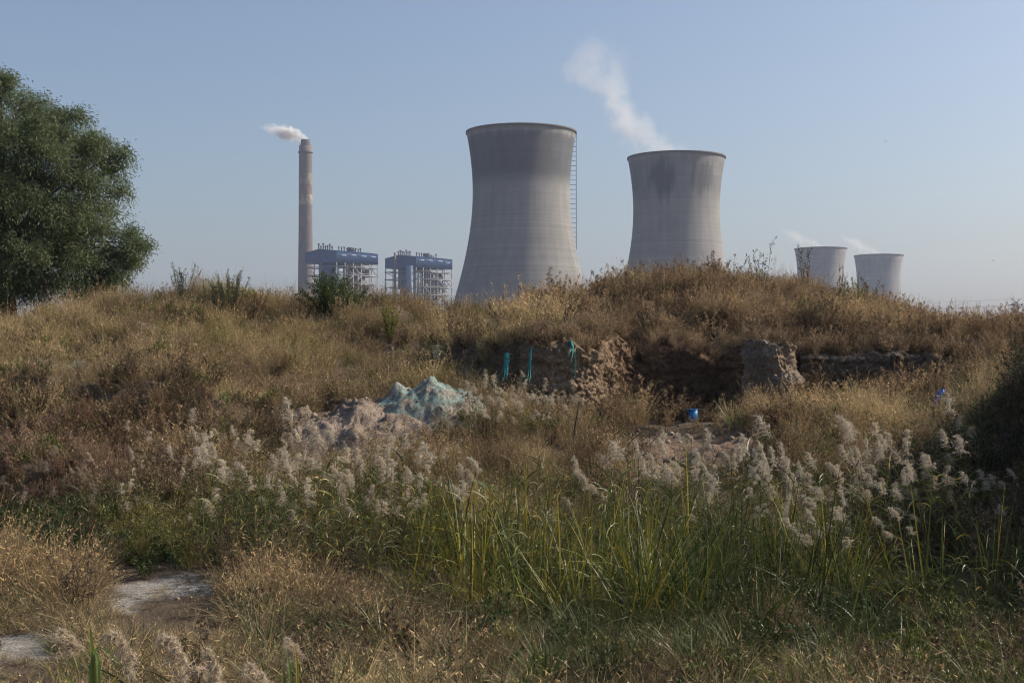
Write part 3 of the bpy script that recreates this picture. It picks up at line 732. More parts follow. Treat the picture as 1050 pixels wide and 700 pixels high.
# ------------------------------------------------------------------ scatter (ground cover nobody could count)
def scatter(name, meshes, pts, rot, scl, tint, vid, label):
    me = bpy.data.meshes.new(name)
    me.vertices.add(len(pts)); me.vertices.foreach_set('co', pts.astype(np.float32).ravel())
    a = me.attributes.new('rot', 'FLOAT_VECTOR', 'POINT'); a.data.foreach_set('vector', rot.astype(np.float32).ravel())
    a = me.attributes.new('scl', 'FLOAT_VECTOR', 'POINT'); a.data.foreach_set('vector', scl.astype(np.float32).ravel())
    a = me.attributes.new('tint', 'FLOAT_COLOR', 'POINT'); a.data.foreach_set('color', np.concatenate([tint, np.ones((len(tint), 1))], 1).astype(np.float32).ravel())
    a = me.attributes.new('vid', 'INT', 'POINT'); a.data.foreach_set('value', vid.astype(np.int32))
    me.update()
    o = link(bpy.data.objects.new(name, me)); tag(o, label, None, kind='stuff')
    coll = bpy.data.collections.new(name+'_kinds')
    for i, q in enumerate(meshes):
        coll.objects.link(bpy.data.objects.new('%s_kind_%02d' % (name, i), q))
    ng = bpy.data.node_groups.new(name+'_scatter', 'GeometryNodeTree')
    ng.interface.new_socket('Geometry', in_out='INPUT', socket_type='NodeSocketGeometry')
    ng.interface.new_socket('Geometry', in_out='OUTPUT', socket_type='NodeSocketGeometry')
    n = ng.nodes; L = ng.links.new
    gi = n.new('NodeGroupInput'); go = n.new('NodeGroupOutput')
    ci = n.new('GeometryNodeCollectionInfo'); ci.inputs[0].default_value = coll; ci.inputs['Separate Children'].default_value = True; ci.inputs['Reset Children'].default_value = True
    ip = n.new('GeometryNodeInstanceOnPoints'); ip.inputs['Pick Instance'].default_value = True
    def na(nm, ty):
        q = n.new('GeometryNodeInputNamedAttribute'); q.data_type = ty; q.inputs[0].default_value = nm; return q.outputs[0]
    e2r = n.new('FunctionNodeEulerToRotation'); L(na('rot', 'FLOAT_VECTOR'), e2r.inputs[0])
    L(gi.outputs[0], ip.inputs['Points']); L(ci.outputs[0], ip.inputs['Instance']); L(na('vid', 'INT'), ip.inputs['Instance Index'])
    L(e2r.outputs[0], ip.inputs['Rotation']); L(na('scl', 'FLOAT_VECTOR'), ip.inputs['Scale']); L(ip.outputs[0], go.inputs[0])
    md = o.modifiers.new('scatter', 'NODES'); md.node_group = ng
    return o

# candidate points over the ground the photo can see
NC = 150000
cyy = np.sqrt(rng.uniform(9.5**2, 47**2, NC)); cuu = rng.uniform(-170, 1220, NC)
cxx = (cuu-525)/F*cyy
czz = ground_z(cxx, cyy)
AREA = (1220+170)/F*(47**2-9.5**2)/2
CD = NC/AREA              # candidates per square metre
e = .12
sl_ = np.hypot(ground_z(cxx+e, cyy)-czz, ground_z(cxx, cyy+e)-czz)/e     # slope
n1 = fbm(cxx*.45, cyy*.45, 31, 4); n2 = fbm(cxx*1.2, cyy*1.2, 37, 4); n3 = fbm(cxx*.22, cyy*.22, 43, 3)
used = np.zeros(NC)
def bx(u0, u1, d0, d1, su=25., sd=.6):
    return sstep(u0-su, u0+su, cuu)*(1-sstep(u1-su, u1+su, cuu))*sstep(d0-sd, d0+sd, cyy)*(1-sstep(d1-sd, d1+sd, cyy))
def take(dens):
    """pick candidates with the density (per square metre)"""
    return np.nonzero(rng.random(NC) < np.clip(dens/CD, 0, 1))[0]
def put(name, meshes, dens, size, tint_fn, label, tilt=.12, wind=0.0, tallvar=.2):
    i = take(dens)
    k = len(i)
    pts = np.stack([cxx[i], cyy[i], czz[i]], 1)
    rot = np.stack([rng.normal(0, tilt, k), rng.normal(-wind, tilt, k), rng.uniform(0, 2*math.pi, k)], 1)
    s = (size(i) if callable(size) else size)*rng.uniform(.75, 1.2, k)
    scl = np.stack([s, s, s*rng.uniform(1-tallvar, 1+tallvar, k)], 1)
    print(name, k)
    return scatter(name, meshes, pts, rot, scl, tint_fn(i), rng.integers(0, len(meshes), k), label)
def tints(a, b, amt=None, var=.22):
    a = np.array(a); b = np.array(b)
    def f(i):
        t = sstep(-.5, .5, n2[i] + .5*n1[i]) if amt is None else amt[i]
        t = np.clip(t+rng.normal(0, .15, len(i)), 0, 1)[:, None]
        return (a*(1-t)+b*t)*(1+rng.uniform(-var, var, (len(i), 1)))*(1+.35*n1[i]+.2*n3[i])[:, None]
    return f

salt = np.maximum.reduce([bx(110, 230, 15.2, 17.2, 12, .3), bx(-80, 55, 12.6, 13.9, 14, .2)])
bare_pit = bx(640, 748, 28, 33.4, 12, .6)
wallbare = bx(545, 612, 26.9, 29.6, 10, .35)
mound_bare = np.maximum.reduce([bx(325, 425, 24.6, 27.2, 12, .4), bx(395, 480, 26, 28.2, 12, .4), bx(640, 770, 23.6, 26.6, 25, .6)])
steep = sstep(.9, 1.8, sl_)
rcut = bx(812, 1060, 29.4, 30.9, 12, .3)
keep = (1-.7*rcut)*(1-.86*salt)*(1-.93*bare_pit)*(1-.9*wallbare)*(1-.8*mound_bare)*(1-.6*steep)

hill = bx(-200, 560, 22, 46)
mound = bx(545, 930, 32.5, 48)
rightb = bx(880, 1300, 28.5, 48)
berm = bx(755, 1010, 22.5, 29)
midtan = bx(440, 645, 21, 29)
fore = bx(-200, 1300, 9, 17, 25, .8)
reedL = bx(205, 455, 16.6, 21.5, 18)
reedM = bx(440, 640, 18.2, 21.0, 18)
reedR = bx(620, 1000, 16.8, 21.0, 20)
darkR = bx(880, 1300, 17, 23)
leftbrush = bx(-200, 215, 17.6, 21.6)
sedgeZ = bx(430, 880, 14.3, 18.3, 30, .7)

DRY = [tuft(70, (.28, .62), .0055, .35, .5, .13, 90, 'dry_tuft_a', M_GRASS), tuft(60, (.3, .75), .005, .28, .45, .10, 110, 'dry_tuft_b', M_GRASS),
       tuft(80, (.2, .5), .006, .5, .6, .16, 60, 'dry_tuft_c', M_GRASS), tuft(46, (.4, .9), .005, .22, .4, .09, 150, 'dry_tuft_d', M_GRASS, sl=.035)]
WEED = [twiggy(.5, 7, 13, 6, .016, .03, 'brown_weed_a', M_GRASS), twiggy(.6, 6, 14, 6, .015, .034, 'brown_weed_b', M_GRASS, .35), twiggy(.4, 9, 11, 6, .017, .028, 'brown_weed_c', M_GRASS, .7)]
LEAFY = [twiggy(.45, 6, 9, 6, .020, .045, 'leafy_weed_a', M_GREEN, .5, (1, 1, 1), (1.2, .9, .6)), twiggy(.35, 7, 8, 6, .024, .042, 'leafy_weed_b', M_GREEN, .7, (1, 1, 1), (1.2, .9, .6))]
LOW = [tuft(80, (.18, .42), .006, .8, .8, .18, 30, 'low_grass_a', M_GRASS, .35), tuft(90, (.15, .36), .005, 1.0, .9, .2, 20, 'low_grass_b', M_GRASS, .35), tuft(60, (.25, .5), .0055, .55, .7, .14, 40, 'low_grass_c', M_GRASS, .35)]
GRN = [tuft(50, (.3, .7), .009, .35, .6, .1, 0, 'green_grass_a', M_GREEN), tuft(40, (.25, .55), .010, .5, .7, .12, 0, 'green_grass_b', M_GREEN)]
STALK = [tuft(9, (.7, 1.1), .005, .12, .2, .08, 130, 'tall_stalk_a', M_GRASS, sl=.03, sw=.010, nseg=4), tuft(6, (.6, 1.2), .005, .18, .3, .1, 110, 'tall_stalk_b', M_GRASS, sl=.035, sw=.012, nseg=4)]
def sedge(n, dead):
    m = MB(); phi = rng.uniform(0, 6.28, n); r = .10*np.sqrt(rng.random(n))
    base = np.stack([r*np.cos(phi), r*np.sin(phi), np.full(n, -.03)], 1); ln = np.abs(rng.normal(.22, .18, n)); phi = phi+rng.normal(0, 1.0, n)
    d0 = np.stack([np.cos(phi)*ln, np.sin(phi)*ln, np.ones(n)], 1); b = rng.random(n)**1.5*.95
    bd = np.stack([np.cos(phi)*b, np.sin(phi)*b, -b*.9], 1)
    c = jitter(n, .35, .12); dd = rng.random(n) < dead; c[dd] *= np.array([2.6, 1.7, 1.0])
    ribbons(m, base, d0, rng.uniform(.7, 1.45, n), rng.uniform(.010, .020, n), bd, 6, c, .9)
    return m.mesh('sedge_kind', M_GREEN, cols=True)
SEDGE = [sedge(16, .22), sedge(13, .4), sedge(20, .2), sedge(15, .3)]
def joined_reed(h, pl_on):
    st, lf, pl = reed_parts(h, 9, pl_on)
    m = MB()
    for q, c in ((st, (1.6, 1.2, .9)), (lf, (1, 1, 1))):
        for V, Q_, C in zip(q.V, q.Q, q.C): pass
        V = np.concatenate(q.V); Qd = np.concatenate(q.Q); C = np.concatenate(q.C)
        m.add(V, Qd, C*np.array(c))
    return m.mesh('green_reed_kind', M_GREEN, cols=True)
REEDG = [joined_reed(h, False) for h in (1.5, 1.2, 1.7, 1.35)]
def plume_only(h):
    st, lf, pl = reed_parts(h, 3, True); m = MB()
    for q, c in ((st, (.45, .42, .3)), (pl, (1, 1, 1))):
        m.add(np.concatenate(q.V), np.concatenate(q.Q), np.concatenate(q.C)*np.array(c))
    return m.mesh('plumed_reed_kind', M_PLUME_I, cols=True)
PLUMEK = [plume_only(h) for h in (1.35, 1.55, 1.2, 1.45)]

TAN, TAN2, BROWN, RED, OLIVE, GREEN, YELG = (.43, .345, .20), (.205, .155, .085), (.19, .125, .075), (.26, .155, .105), (.15, .145, .05), (.05, .078, .020), (.18, .18, .05)
one = np.ones(NC)
gap = sstep(-.55, -.1, n2)                       # bare gaps between the tufts
big = fbm(cxx*.9, cyy*.9, 53, 3)                 # tall and short patches
sz = lambda i: np.clip(.88+.75*big[i], .35, 1.6)
put('dry_grass', DRY, keep*gap*(hill*13*(1-.45*sstep(.1, .5, n1)) + mound*8 + rightb*8 + berm*12 + midtan*12), sz,
    tints(TAN2, TAN, None, .35), 'dry tan grass covering the spoil banks')
put('brown_weeds', WEED, keep*(hill*4.5*sstep(-.1, .5, n2) + mound*11*gap + rightb*10*gap + berm*4 + bx(600, 760, 26.5, 34)*3 + darkR*8 + bx(760, 960, 28.5, 33)*12 + midtan*3 + .9*bx(230, 340, 15, 16.8, 20, .4)*14),
    sz, tints(BROWN, (.35, .255, .15), None, .4), 'brown seedy dried weeds on the banks')
put('dark_weeds', WEED, (1-.9*salt)*(1-.6*wallbare)*(hill*4.2*sstep(0, .35, n1-.2*big) + mound*4.5*sstep(0, .35, n1-.2*big) + rightb*4*sstep(-.1, .4, big) + fore*2.2*sstep(.05, .4, n1)*(1-salt) + bx(-50, 300, 24, 26.4, 25, .5)*7 + bx(612, 765, 31.2, 34.5, 12, .5)*5 + bx(630, 760, 27, 31, 12, .5)*1.5 + bx(600, 640, 27, 33, 12, .5)*7 + bx(770, 970, 29, 33)*7 + darkR*9 + leftbrush*8*sstep(-.3, .2, n2) + reedL*4), lambda i: 1.0+.3*n1[i],
    tints((.10, .075, .05), (.15, .115, .07), None, .3), 'dark brown shrubby weeds in hollows of the banks')
put('red_weeds', WEED, keep*gap*(bx(-200, 250, 21.5, 25.2)*14 + bx(120, 240, 23, 26)*6), .85, tints(RED, (.32, .23, .17), None, .3), 'reddish brown dried weeds at the foot of the bank')
put('olive_grass', DRY, keep*gap*(bx(110, 420, 31, 38)*9*sstep(-.25, .3, n1) + hill*2.5*sstep(.05, .5, n3) + bx(120, 215, 18, 20.2)*22), lambda i: .9+.3*big[i], tints(OLIVE, (.30, .26, .10), None, .3), 'olive green grass patches on the slope')
put('leafy_weeds', LEAFY, keep*(hill*7*sstep(-.05, .4, n2) + bx(-50, 330, 24, 26.5)*8*sstep(-.1, .4, n2) + mound*3.0*sstep(.1, .5, n2) + berm*3 + bx(560, 650, 26, 31)*3 + leftbrush*8 + fore*2.5*bx(480, 1300, 9, 17.5)+ bx(830, 1300, 12, 17)*8 + darkR*7),
    lambda i: .85+.3*big[i], tints(GREEN, (.15, .17, .04), None, .3), 'small green leafy weeds among the dry grass')
front = np.maximum(bx(105, 235, 13.4, 17.2, 15, .4), bx(-80, 60, 11.5, 13.8, 18, .3))      # short growth in front of the salt
put('low_dry_grass', LOW, keep*(fore*22*(1-.45*bx(560, 1300, 9, 16))*(1-.6*front)*sstep(-.6, -.15, n2) + bx(430, 1000, 20.5, 24)*8 + hill*3), lambda i: (1.0+.4*big[i])*(1-.55*front[i])*(1-.3*salt[i]), tints((.15, .118, .066), (.34, .27, .155), None, .4), 'matted dry grass on the pond bed', .2)
put('salt_tufts', LOW, salt*7*sstep(-.3, .2, n2)+front*5, lambda i: .38+.15*big[i], tints((.16, .13, .085), (.38, .31, .2), None, .4), 'small dry tufts growing through the salt crust', .25)
put('tall_dry_grass', DRY, keep*(bx(-200, 88, 15.3, 17.6, 16, .3)*26 + bx(240, 330, 15, 16.6, 18, .3)*14 + fore*2.0*sstep(.1, .4, big)*(1-front)), lambda i: 1.1+.3*n1[i], tints((.19, .145, .08), (.33, .255, .145), None, .35), 'tall dry grass clumps beside the salt patches')
put('green_grass', GRN, keep*(bx(520, 1250, 9, 16.5)*4 + bx(560, 900, 11, 15)*6 + bx(380, 560, 9, 16)*1.5 + berm*2.5 + leftbrush*4 + bx(330, 600, 20, 23)*4 + fore*1.2*(1-front)), lambda i: .9+.25*n1[i], tints(GREEN, (.15, .16, .055), None, .35), 'short green grass between the reeds and dry grass')
put('sedge', SEDGE, keep*(sedgeZ*9*sstep(-.6, .0, n2) + bx(600, 900, 13.0, 16)*3 + bx(880, 1080, 12.5, 16)*1.2), lambda i: .98+.3*big[i], tints((.028, .048, .011), (.125, .148, .032), None, .5), 'tall green sedge leaves standing in the pond', .12)
put('green_reeds', REEDG, keep*(reedL*22 + reedM*9 + reedR*15 + leftbrush*8 + darkR*5 + bx(380, 520, 16, 19)*9 + bx(450, 900, 14.2, 18)*9*sstep(-.5, .1, n1) + bx(860, 1150, 12, 17)*3), lambda i: np.where(cuu[i] < 215, .55, np.where(cuu[i] > 880, .78, .82))*(.95+.25*big[i]), tints((.036, .056, .018), (.13, .14, .045), None, .45), 'dense green reed leaves along the pond', .12)
put('far_reed_plumes', PLUMEK, keep*(bx(215, 445, 16.8, 20.4, 18)*6.0*sstep(-.4, .2, n2) + bx(90, 460, 19, 23.2, 30)*3.6*sstep(-.3, .3, n2) + bx(780, 1000, 16.8, 21.0, 20)*1.8 + bx(600, 780, 17, 19, 20)*.5 + bx(820, 1010, 17.5, 20.5)*3 + leftbrush*1.6 + bx(485, 590, 24.2, 26.8, 15, .4)*11), lambda i: np.where(cyy[i] > 23, .56, np.where(cuu[i] < 205, .55, .78))*(1+.12*n1[i]),
    tints((.33, .28, .205), (.64, .555, .43), None, .32), 'pale feathery reed plumes massed behind the pond', .12, 0, .08)
put('yellow_weeds', LEAFY, keep*(hill*1.6*sstep(.1, .45, n1) + bx(-50, 340, 23, 26.5)*4*sstep(0, .4, big) + mound*1.1*sstep(.1, .4, n2) + berm*2*sstep(0, .4, big) + bx(450, 900, 13, 18)*1.5 + bx(850, 1200, 11, 15)*2), lambda i: .7+.3*n1[i],
    tints((.17, .17, .045), (.24, .21, .07), None, .3), 'yellow green leafy weeds dotted over the banks')
put('seed_stalks', STALK, keep*(hill*1.3 + mound*2.6 + rightb*2.4 + berm*.8), .85, tints(BROWN, (.36, .27, .17)), 'thin seed stalks rising from the dry banks', .15)

# ------------------------------------------------------------------ dirt mounds, stones, netting
def mound_z(cx, cy, rx, ry, h, seed, rough=1.0):
    def f(x, y):
        a = (x-cx)/rx; b = (y-cy)/ry
        q = np.sqrt(a*a+b*b)+.18*fbm(x*1.6, y*1.6, seed, 3)
        base = h*np.clip(1-q, -1, 1)
        base = np.where(base > 0, base**.85*h**.15, base*1.5)
        return ground_z(x, y)+base+rough*sstep(0, .3, base)*(.10*fbm(x*3, y*3, seed+4, 4)+.05*np.abs(fbm(x*9, y*9, seed+8, 3)))
    return f
def patch(f, cx, cy, rx, ry, step=.035, off=0.0):
    X = np.arange(cx-rx*1.25, cx+rx*1.25, step); Y = np.arange(cy-ry*1.25, cy+ry*1.25, step)
    x, y = np.meshgrid(X, Y); x, y = x.ravel(), y.ravel()
    z = f(x, y)+off
    n_, k_ = len(X), len(Y)
    i = np.arange(k_-1)[:, None]; j = np.arange(n_-1)[None]
    return np.stack([x, y, z], 1), np.stack([i*n_+j, i*n_+j+1, (i+1)*n_+j+1, (i+1)*n_+j], -1).reshape(-1, 4)
def dirt_mound(px, d, rx, ry, h, seed, col, label, rough=1.0):
    cx = (px-525)/F*d
    f = mound_z(cx, d, rx, ry, h, seed, rough)
    V, Qd = patch(f, cx, d, rx, ry)
    c = np.array(col)[None]*(1+.35*fbm(V[:, 0]*2, V[:, 1]*2, seed+2, 4)[:, None])
    o = MB().add(V, Qd, c).obj('dirt_mound', M_SOIL, smooth=False, cols=True)
    tag(o, label, 'dirt mound', kind='structure')
    return f, cx
fA, cA = dirt_mound(360, 25.9, 1.6, 1.1, .56, 51, (.40, .32, .26), 'pale bare dirt mound beside the netted mound', 2.0)
fB, cB = dirt_mound(443, 26.9, 1.45, 1.0, .74, 61, (.42, .37, .32), 'dirt mound half covered by teal netting', 2.4)
fC, cC = dirt_mound(742, 24.6, .75, .8, .36, 71, (.34, .245, .18), 'pale brown dirt heap behind the reed plumes')
fD, cD = dirt_mound(672, 25.2, 1.2, .7, .16, 81, (.29, .21, .155), 'low crumbly dirt heap below the blue tub')
fE, cE = dirt_mound(808, 29.2, .7, .55, .42, 91, (.32, .24, .18), 'slumped pale debris at the foot of the earth block', 1.6)
fG, cG = dirt_mound(140, 33.6, .95, .6, .35, 97, (.30, .26, .215), 'bare earth hump high on the grassy slope', 1.5)
fH, cH = dirt_mound(345, 36.2, .8, .6, .3, 99, (.28, .25, .22), 'grey earth hump near the crest below the green bush', 1.5)

def cut_bank(pl, pale, deep, label, seed, block=False):
    pl = np.array(pl)
    _ = ([(528, 29.6), (540, 29.0), (556, 28.6), (575, 28.42), (596, 28.5), (611, 28.85), (621, 29.7), (631, 30.8), (646, 31.55), (672, 31.8), (705, 31.85), (735, 31.7), (752, 31.2), (766, 30.7)])
    xy = np.stack([(pl[:, 0]-525)/F*pl[:, 1], pl[:, 1]], 1)
    t = np.concatenate([[0], np.cumsum(np.hypot(*np.diff(xy, axis=0).T))]); n = int(t[-1]/.022); tt = np.linspace(0, t[-1], n)
    c = np.stack([np.interp(tt, t, xy[:, i]) for i in range(2)], 1)
    for _ in range(60): c[1:-1] = (c[:-2]+2*c[1:-1]+c[2:])/4
    tg = np.gradient(c, axis=0); tg /= np.linalg.norm(tg, axis=1)[:, None]
    nr = np.stack([tg[:, 1], -tg[:, 0]], 1)                       # towards the camera side
    zt_ = ground_z(*(c-nr*1.0).T)+.02; zb_ = ground_z(*(c+nr*.35).T)-.25
    zt_ += .07*fbm(tt*1.5, tt*0, 301, 3)
    v = np.linspace(0, 1, 90)
    T, Vv = np.meshgrid(tt, v); Z = zb_[None]*(1-Vv)+zt_[None]*Vv
    A = .10*fbm(T*.9, Z*1.1, 303+seed, 4)+.12*fbm(T*3.4, Z*.9, 305+seed, 4)+.10*np.abs(fbm(T*6.5, Z*4.0, 307+seed, 4))+.11*fbm(T*15, Z*13, 309+seed, 4)
    ledge = .06*sstep(-.05, .25, fbm(T*.7, Z*2.6, 311, 3))
    A = A+ledge+.10*(1-Vv)**2-.42*sstep(.86, 1.0, Vv)**1.5
    e_ = sstep(0, .5, tt)*sstep(0, .5, t[-1]-tt); A = A-(1-e_)[None]*.7
    X = c[None, :, 0]+nr[None, :, 0]*A; Y = c[None, :, 1]+nr[None, :, 1]*A
    i = np.arange(89)[:, None]; j = np.arange(n-1)[None]
    Qd = np.stack([i*n+j, i*n+j+1, (i+1)*n+j+1, (i+1)*n+j], -1).reshape(-1, 4)
    uu = 525+F*c[:, 0]/c[:, 1]
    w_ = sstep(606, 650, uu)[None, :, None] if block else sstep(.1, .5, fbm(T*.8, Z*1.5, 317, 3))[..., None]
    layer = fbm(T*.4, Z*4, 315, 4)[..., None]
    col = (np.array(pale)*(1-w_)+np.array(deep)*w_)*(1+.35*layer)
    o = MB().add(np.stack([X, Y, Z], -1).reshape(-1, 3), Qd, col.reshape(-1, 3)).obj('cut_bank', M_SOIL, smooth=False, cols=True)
    tag(o, label, 'earth bank', kind='structure')
    # growth spilling over the edge
    k = int(t[-1]*34); f = rng.integers(0, n, k); back = rng.uniform(-.05, .7, k)
    p = np.stack([c[f, 0]-nr[f, 0]*back, c[f, 1]-nr[f, 1]*back, zt_[f]-.06], 1)
    # and on the earth block
    kb = 30; bc = P(787, 404, 29.75)
    pb = np.stack([bc.x+rng.uniform(-.42, .42, kb), np.full(kb, 29.55)+rng.uniform(-.25, .4, kb), np.full(kb, BLOCK_TOP-.05)], 1)
    kc = 46; aa = rng.uniform(0, 6.28, kc); rr_ = rng.uniform(.62, .95, kc); qx, qy = bc.x+rr_*np.cos(aa), 29.6+rr_*np.sin(aa)
    pb = np.concatenate([pb, np.stack([qx, qy, ground_z(qx, qy)-.03], 1)])
    # and at the foot of both
    kf = int(t[-1]*12); f2 = rng.integers(0, n, kf); fo = rng.uniform(.2, .9, kf); q = c[f2]+nr[f2]*fo[:, None]
    p3 = np.concatenate([np.stack([q[:, 0], q[:, 1], ground_z(q[:, 0], q[:, 1])], 1)])
    p = np.concatenate([p, pb, p3] if block else [p, p3]); k = len(p); s_ = rng.uniform(.5, 1.0, k); s_[-kf:] *= .8
    tl = np.where(rng.random((k, 1)) < .35, np.array([[.12, .09, .06]]), np.array([[.36, .27, .17]]))*rng.uniform(.6, 1.15, (k, 1))
    scatter('bank_edge_grass', DRY+WEED, p, np.stack([rng.normal(.25, .3, k), rng.normal(0, .3, k), rng.uniform(0, 6.28, k)], 1), np.stack([s_]*3, 1), tl, rng.integers(0, len(DRY+WEED), k), 'dry grass spilling over the edge of the '+label)
_bc = P(787, 404, 29.6)
BLOCK_TOP = float(ground_z(np.array([_bc.x]), np.array([_bc.y]))[0])-.1+1.55
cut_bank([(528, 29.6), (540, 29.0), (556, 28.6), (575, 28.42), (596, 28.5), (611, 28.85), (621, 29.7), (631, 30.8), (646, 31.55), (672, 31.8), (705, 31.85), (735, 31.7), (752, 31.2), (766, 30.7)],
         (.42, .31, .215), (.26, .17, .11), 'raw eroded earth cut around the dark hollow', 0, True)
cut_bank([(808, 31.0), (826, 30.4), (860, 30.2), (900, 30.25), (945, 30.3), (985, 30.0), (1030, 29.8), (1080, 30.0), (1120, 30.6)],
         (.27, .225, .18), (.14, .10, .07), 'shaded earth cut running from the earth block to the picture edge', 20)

cut_bank([(246, 28.5), (270, 28.1), (300, 27.8), (328, 27.5), (348, 27.4), (366, 27.8)], (.21, .155, .11), (.12, .085, .06), 'crumbled dark earth edge above the bare dirt mound', 40)
cut_bank([(452, 31.0), (472, 30.5), (495, 30.3), (516, 30.4), (532, 30.9)], (.33, .27, .21), (.2, .15, .11), 'small pale earth edge above the netted mound', 60)

def net_patch(f, cx, cy, rx, ry, seed, material, label, off=.03, thr=.0):
    V, Qd = patch(f, cx, cy, rx, ry, .04)
    x, y = V[:, 0], V[:, 1]
    V[:, 2] += off+.02*fbm(x*7, y*3, seed, 3)+.025*np.abs(fbm(x*3, y*10, seed+3, 2))
    q = np.hypot((x-cx)/rx, (y-cy)/ry)+.45*fbm(x*1.8, y*1.8, seed+5, 4)
    ok = (q < 1.0)[Qd].all(1)
    o = MB().add(V, Qd[ok]).obj('netting', material, smooth=True)
    # drop loose vertices
    import bmesh
    bm = bmesh.new(); bm.from_mesh(o.data)
    bmesh.ops.delete(bm, geom=[v for v in bm.verts if not v.link_faces], context='VERTS')
    bm.to_mesh(o.data); bm.free()
    tag(o, label, 'netting', 'torn dust netting on the banks')
    return o
net_patch(fB, cB+.05, 26.75, 1.25, .9, 101, M_NET, 'torn teal netting draped over the bare dirt mound')
gz_ = lambda x, y: ground_z(x, y)
def netp(px, d, rx, ry, seed, m, label, off=.08):
    net_patch(gz_, (px-525)/F*d, d, rx, ry, seed, m, label, off)
netp(505, 28.2, .55, .35, 171, M_NET, 'torn teal netting lying at the foot of the broad netting strip', .12)
netp(455, 29.6, .6, .5, 181, M_NETOLD, 'faded netting scrap on the slope just behind the netted mound', .18)
netp(395, 27.6, .75, .4, 111, M_NET, 'strip of teal netting trailing away behind the netted mound')
netp(478, 31.4, .8, .8, 121, M_NETOLD, 'faded teal netting tangled in grass above the netted mound', .22)
netp(145, 33.4, .9, .6, 131, M_NETOLD, 'faded netting scrap on the bare hump of the grassy slope', .1)
netp(40, 28.6, 1.5, .7, 141, M_NETOLD, 'faded netting scrap half buried low on the slope under the tree', .12)
netp(345, 36, .8, .5, 151, M_NETOLD, 'faded netting scrap just below the round green bush', .12)
netp(572, 29.2, .5, .3, 161, M_NET, 'teal netting edge on top of the sunlit earth bank', .1)

def strip(pts, width, label, strands=3):
    m = MB()
    for k in range(strands):
        p = np.array(pts, float); n = 26
        t = np.linspace(0, 1, len(p)); tt = np.linspace(0, 1, n)
        q = np.stack([np.interp(tt, t, p[:, i]) for i in range(3)], 1)
        ph = rng.uniform(0, 6.28)
        q[:, 0] += (k-(strands-1)/2)*width*1.1*tt**1.4 + .035*np.sin(tt*5+ph)*tt; q[:, 1] += .05*np.sin(tt*6+ph)-.04*k
        q[:, 2] += (1-rng.uniform(.6, 1.0))*(q[0, 2]-q[:, 2])*tt
        w = width*.36*(1-.55*tt)*(1+.5*np.sin(tt*11+ph)*rng.uniform(.3, 1))*rng.uniform(.75, 1.2, n)
        an = ph+tt*3.0                                   # the ribbon twists as it hangs
        sd = np.stack([np.cos(an*.6)*.9+.1, np.sin(an*.6)*.6, 0*an], 1)
        V = np.concatenate([q-sd*w[:, None], q+sd*w[:, None]])
        i = np.arange(n-1)
        m.add(V, np.stack([i, i+n, i+n+1, i+1], 1))
    o = m.obj('netting_strip', M_NETSTRIP)
    s = o.modifiers.new('thickness', 'SOLIDIFY'); s.thickness = .004
    tag(o, label, 'netting strip', 'netting strips hanging from the earth bank')
D_ = 28.35
strip([P(585, 347, 28.6), P(587, 362, 28.1), P(586, 390, 27.95)], .11, 'forked teal netting strip hanging nearest to the dark hollow')
strip([P(545, 356, 28.6), P(542, 378, 28.15), P(537, 404, 27.9)], .08, 'teal netting strip hanging between two others, in front of dry grass')
strip([P(520, 362, 28.6), P(517, 384, 28.2), P(514, 406, 27.9)], .14, 'broad teal netting strip hanging closest to the netted mound')

# earth block standing in front of the cut
def earth_block():
    w, dp, h = .84, .82, 1.55
    n = 34; m = MB()
    c = P(787, 404, 29.6); c.z = float(ground_z(np.array([c.x]), np.array([c.y]))[0])-.1
    faces = []
    def grid(o, a, b, na, nb):
        s, t = np.meshgrid(np.linspace(0, 1, na), np.linspace(0, 1, nb)); s, t = s.ravel(), t.ravel()
        V = np.array(o)+s[:, None]*np.array(a)+t[:, None]*np.array(b)
        i = np.arange(nb-1)[:, None]; j = np.arange(na-1)[None]
        return V, np.stack([i*na+j, i*na+j+1, (i+1)*na+j+1, (i+1)*na+j], -1).reshape(-1, 4)
    def disp(V):
        x, y, z = V.T
        k = 1-.10*(z/h)                      # batter
        X, Y = x*k, y*k
        nz = .20*fbm(x*2.0+y*3.1, z*1.8, 201, 4)+.11*fbm(x*6+y*6, z*2.2, 207, 4)+.10*np.abs(fbm(x*9+y*9, z*4, 213, 4))+.08*fbm(x*16+y*14, z*12, 209, 4)
        r = np.hypot(X, Y)+1e-6
        wear = sstep(.15, .5, x)*(1-z/h)*.34           # slumped to the right
        X = X+X/r*nz+wear*.9; Y = Y+Y/r*nz
        Z = z+(.16*fbm(x*2.5, y*2.5, 211, 3)-.12*sstep(.1, .45, x))*(z/h)**3
        return np.stack([X, Y, Z], 1)
    a, b = w/2, dp/2
    for o, u, v, na, nb in (((-a, -b, 0), (w, 0, 0), (0, 0, h), 60, 80), ((a, -b, 0), (0, dp, 0), (0, 0, h), 46, 80), ((a, b, 0), (-w, 0, 0), (0, 0, h), 60, 80), ((-a, b, 0), (0, -dp, 0), (0, 0, h), 46, 80), ((-a, -b, h), (w, 0, 0), (0, dp, 0), 60, 46)):
        V, Qd = grid(o, u, v, na, nb); V = disp(V)
        n_ = fbm(V[:, 0]*2.5, V[:, 2]*2.5, 221, 4)[:, None]
        lime = sstep(.0, .35, n_+.25-(V[:, 0:1] > 0)*.25)
        col = np.array([[.42, .325, .235]])*(1+.3*n_)*(1-lime*.6)+np.array([[.36, .33, .30]])*lime*.6
        m.add(V, Qd, col)
    o = m.obj('earth_block', M_SOIL, smooth=False, cols=True); o.location = c; o.rotation_euler = (0, 0, math.radians(-38))
    tag(o, 'upright pale eroded earth block standing against the cut bank', 'earth block')
earth_block()

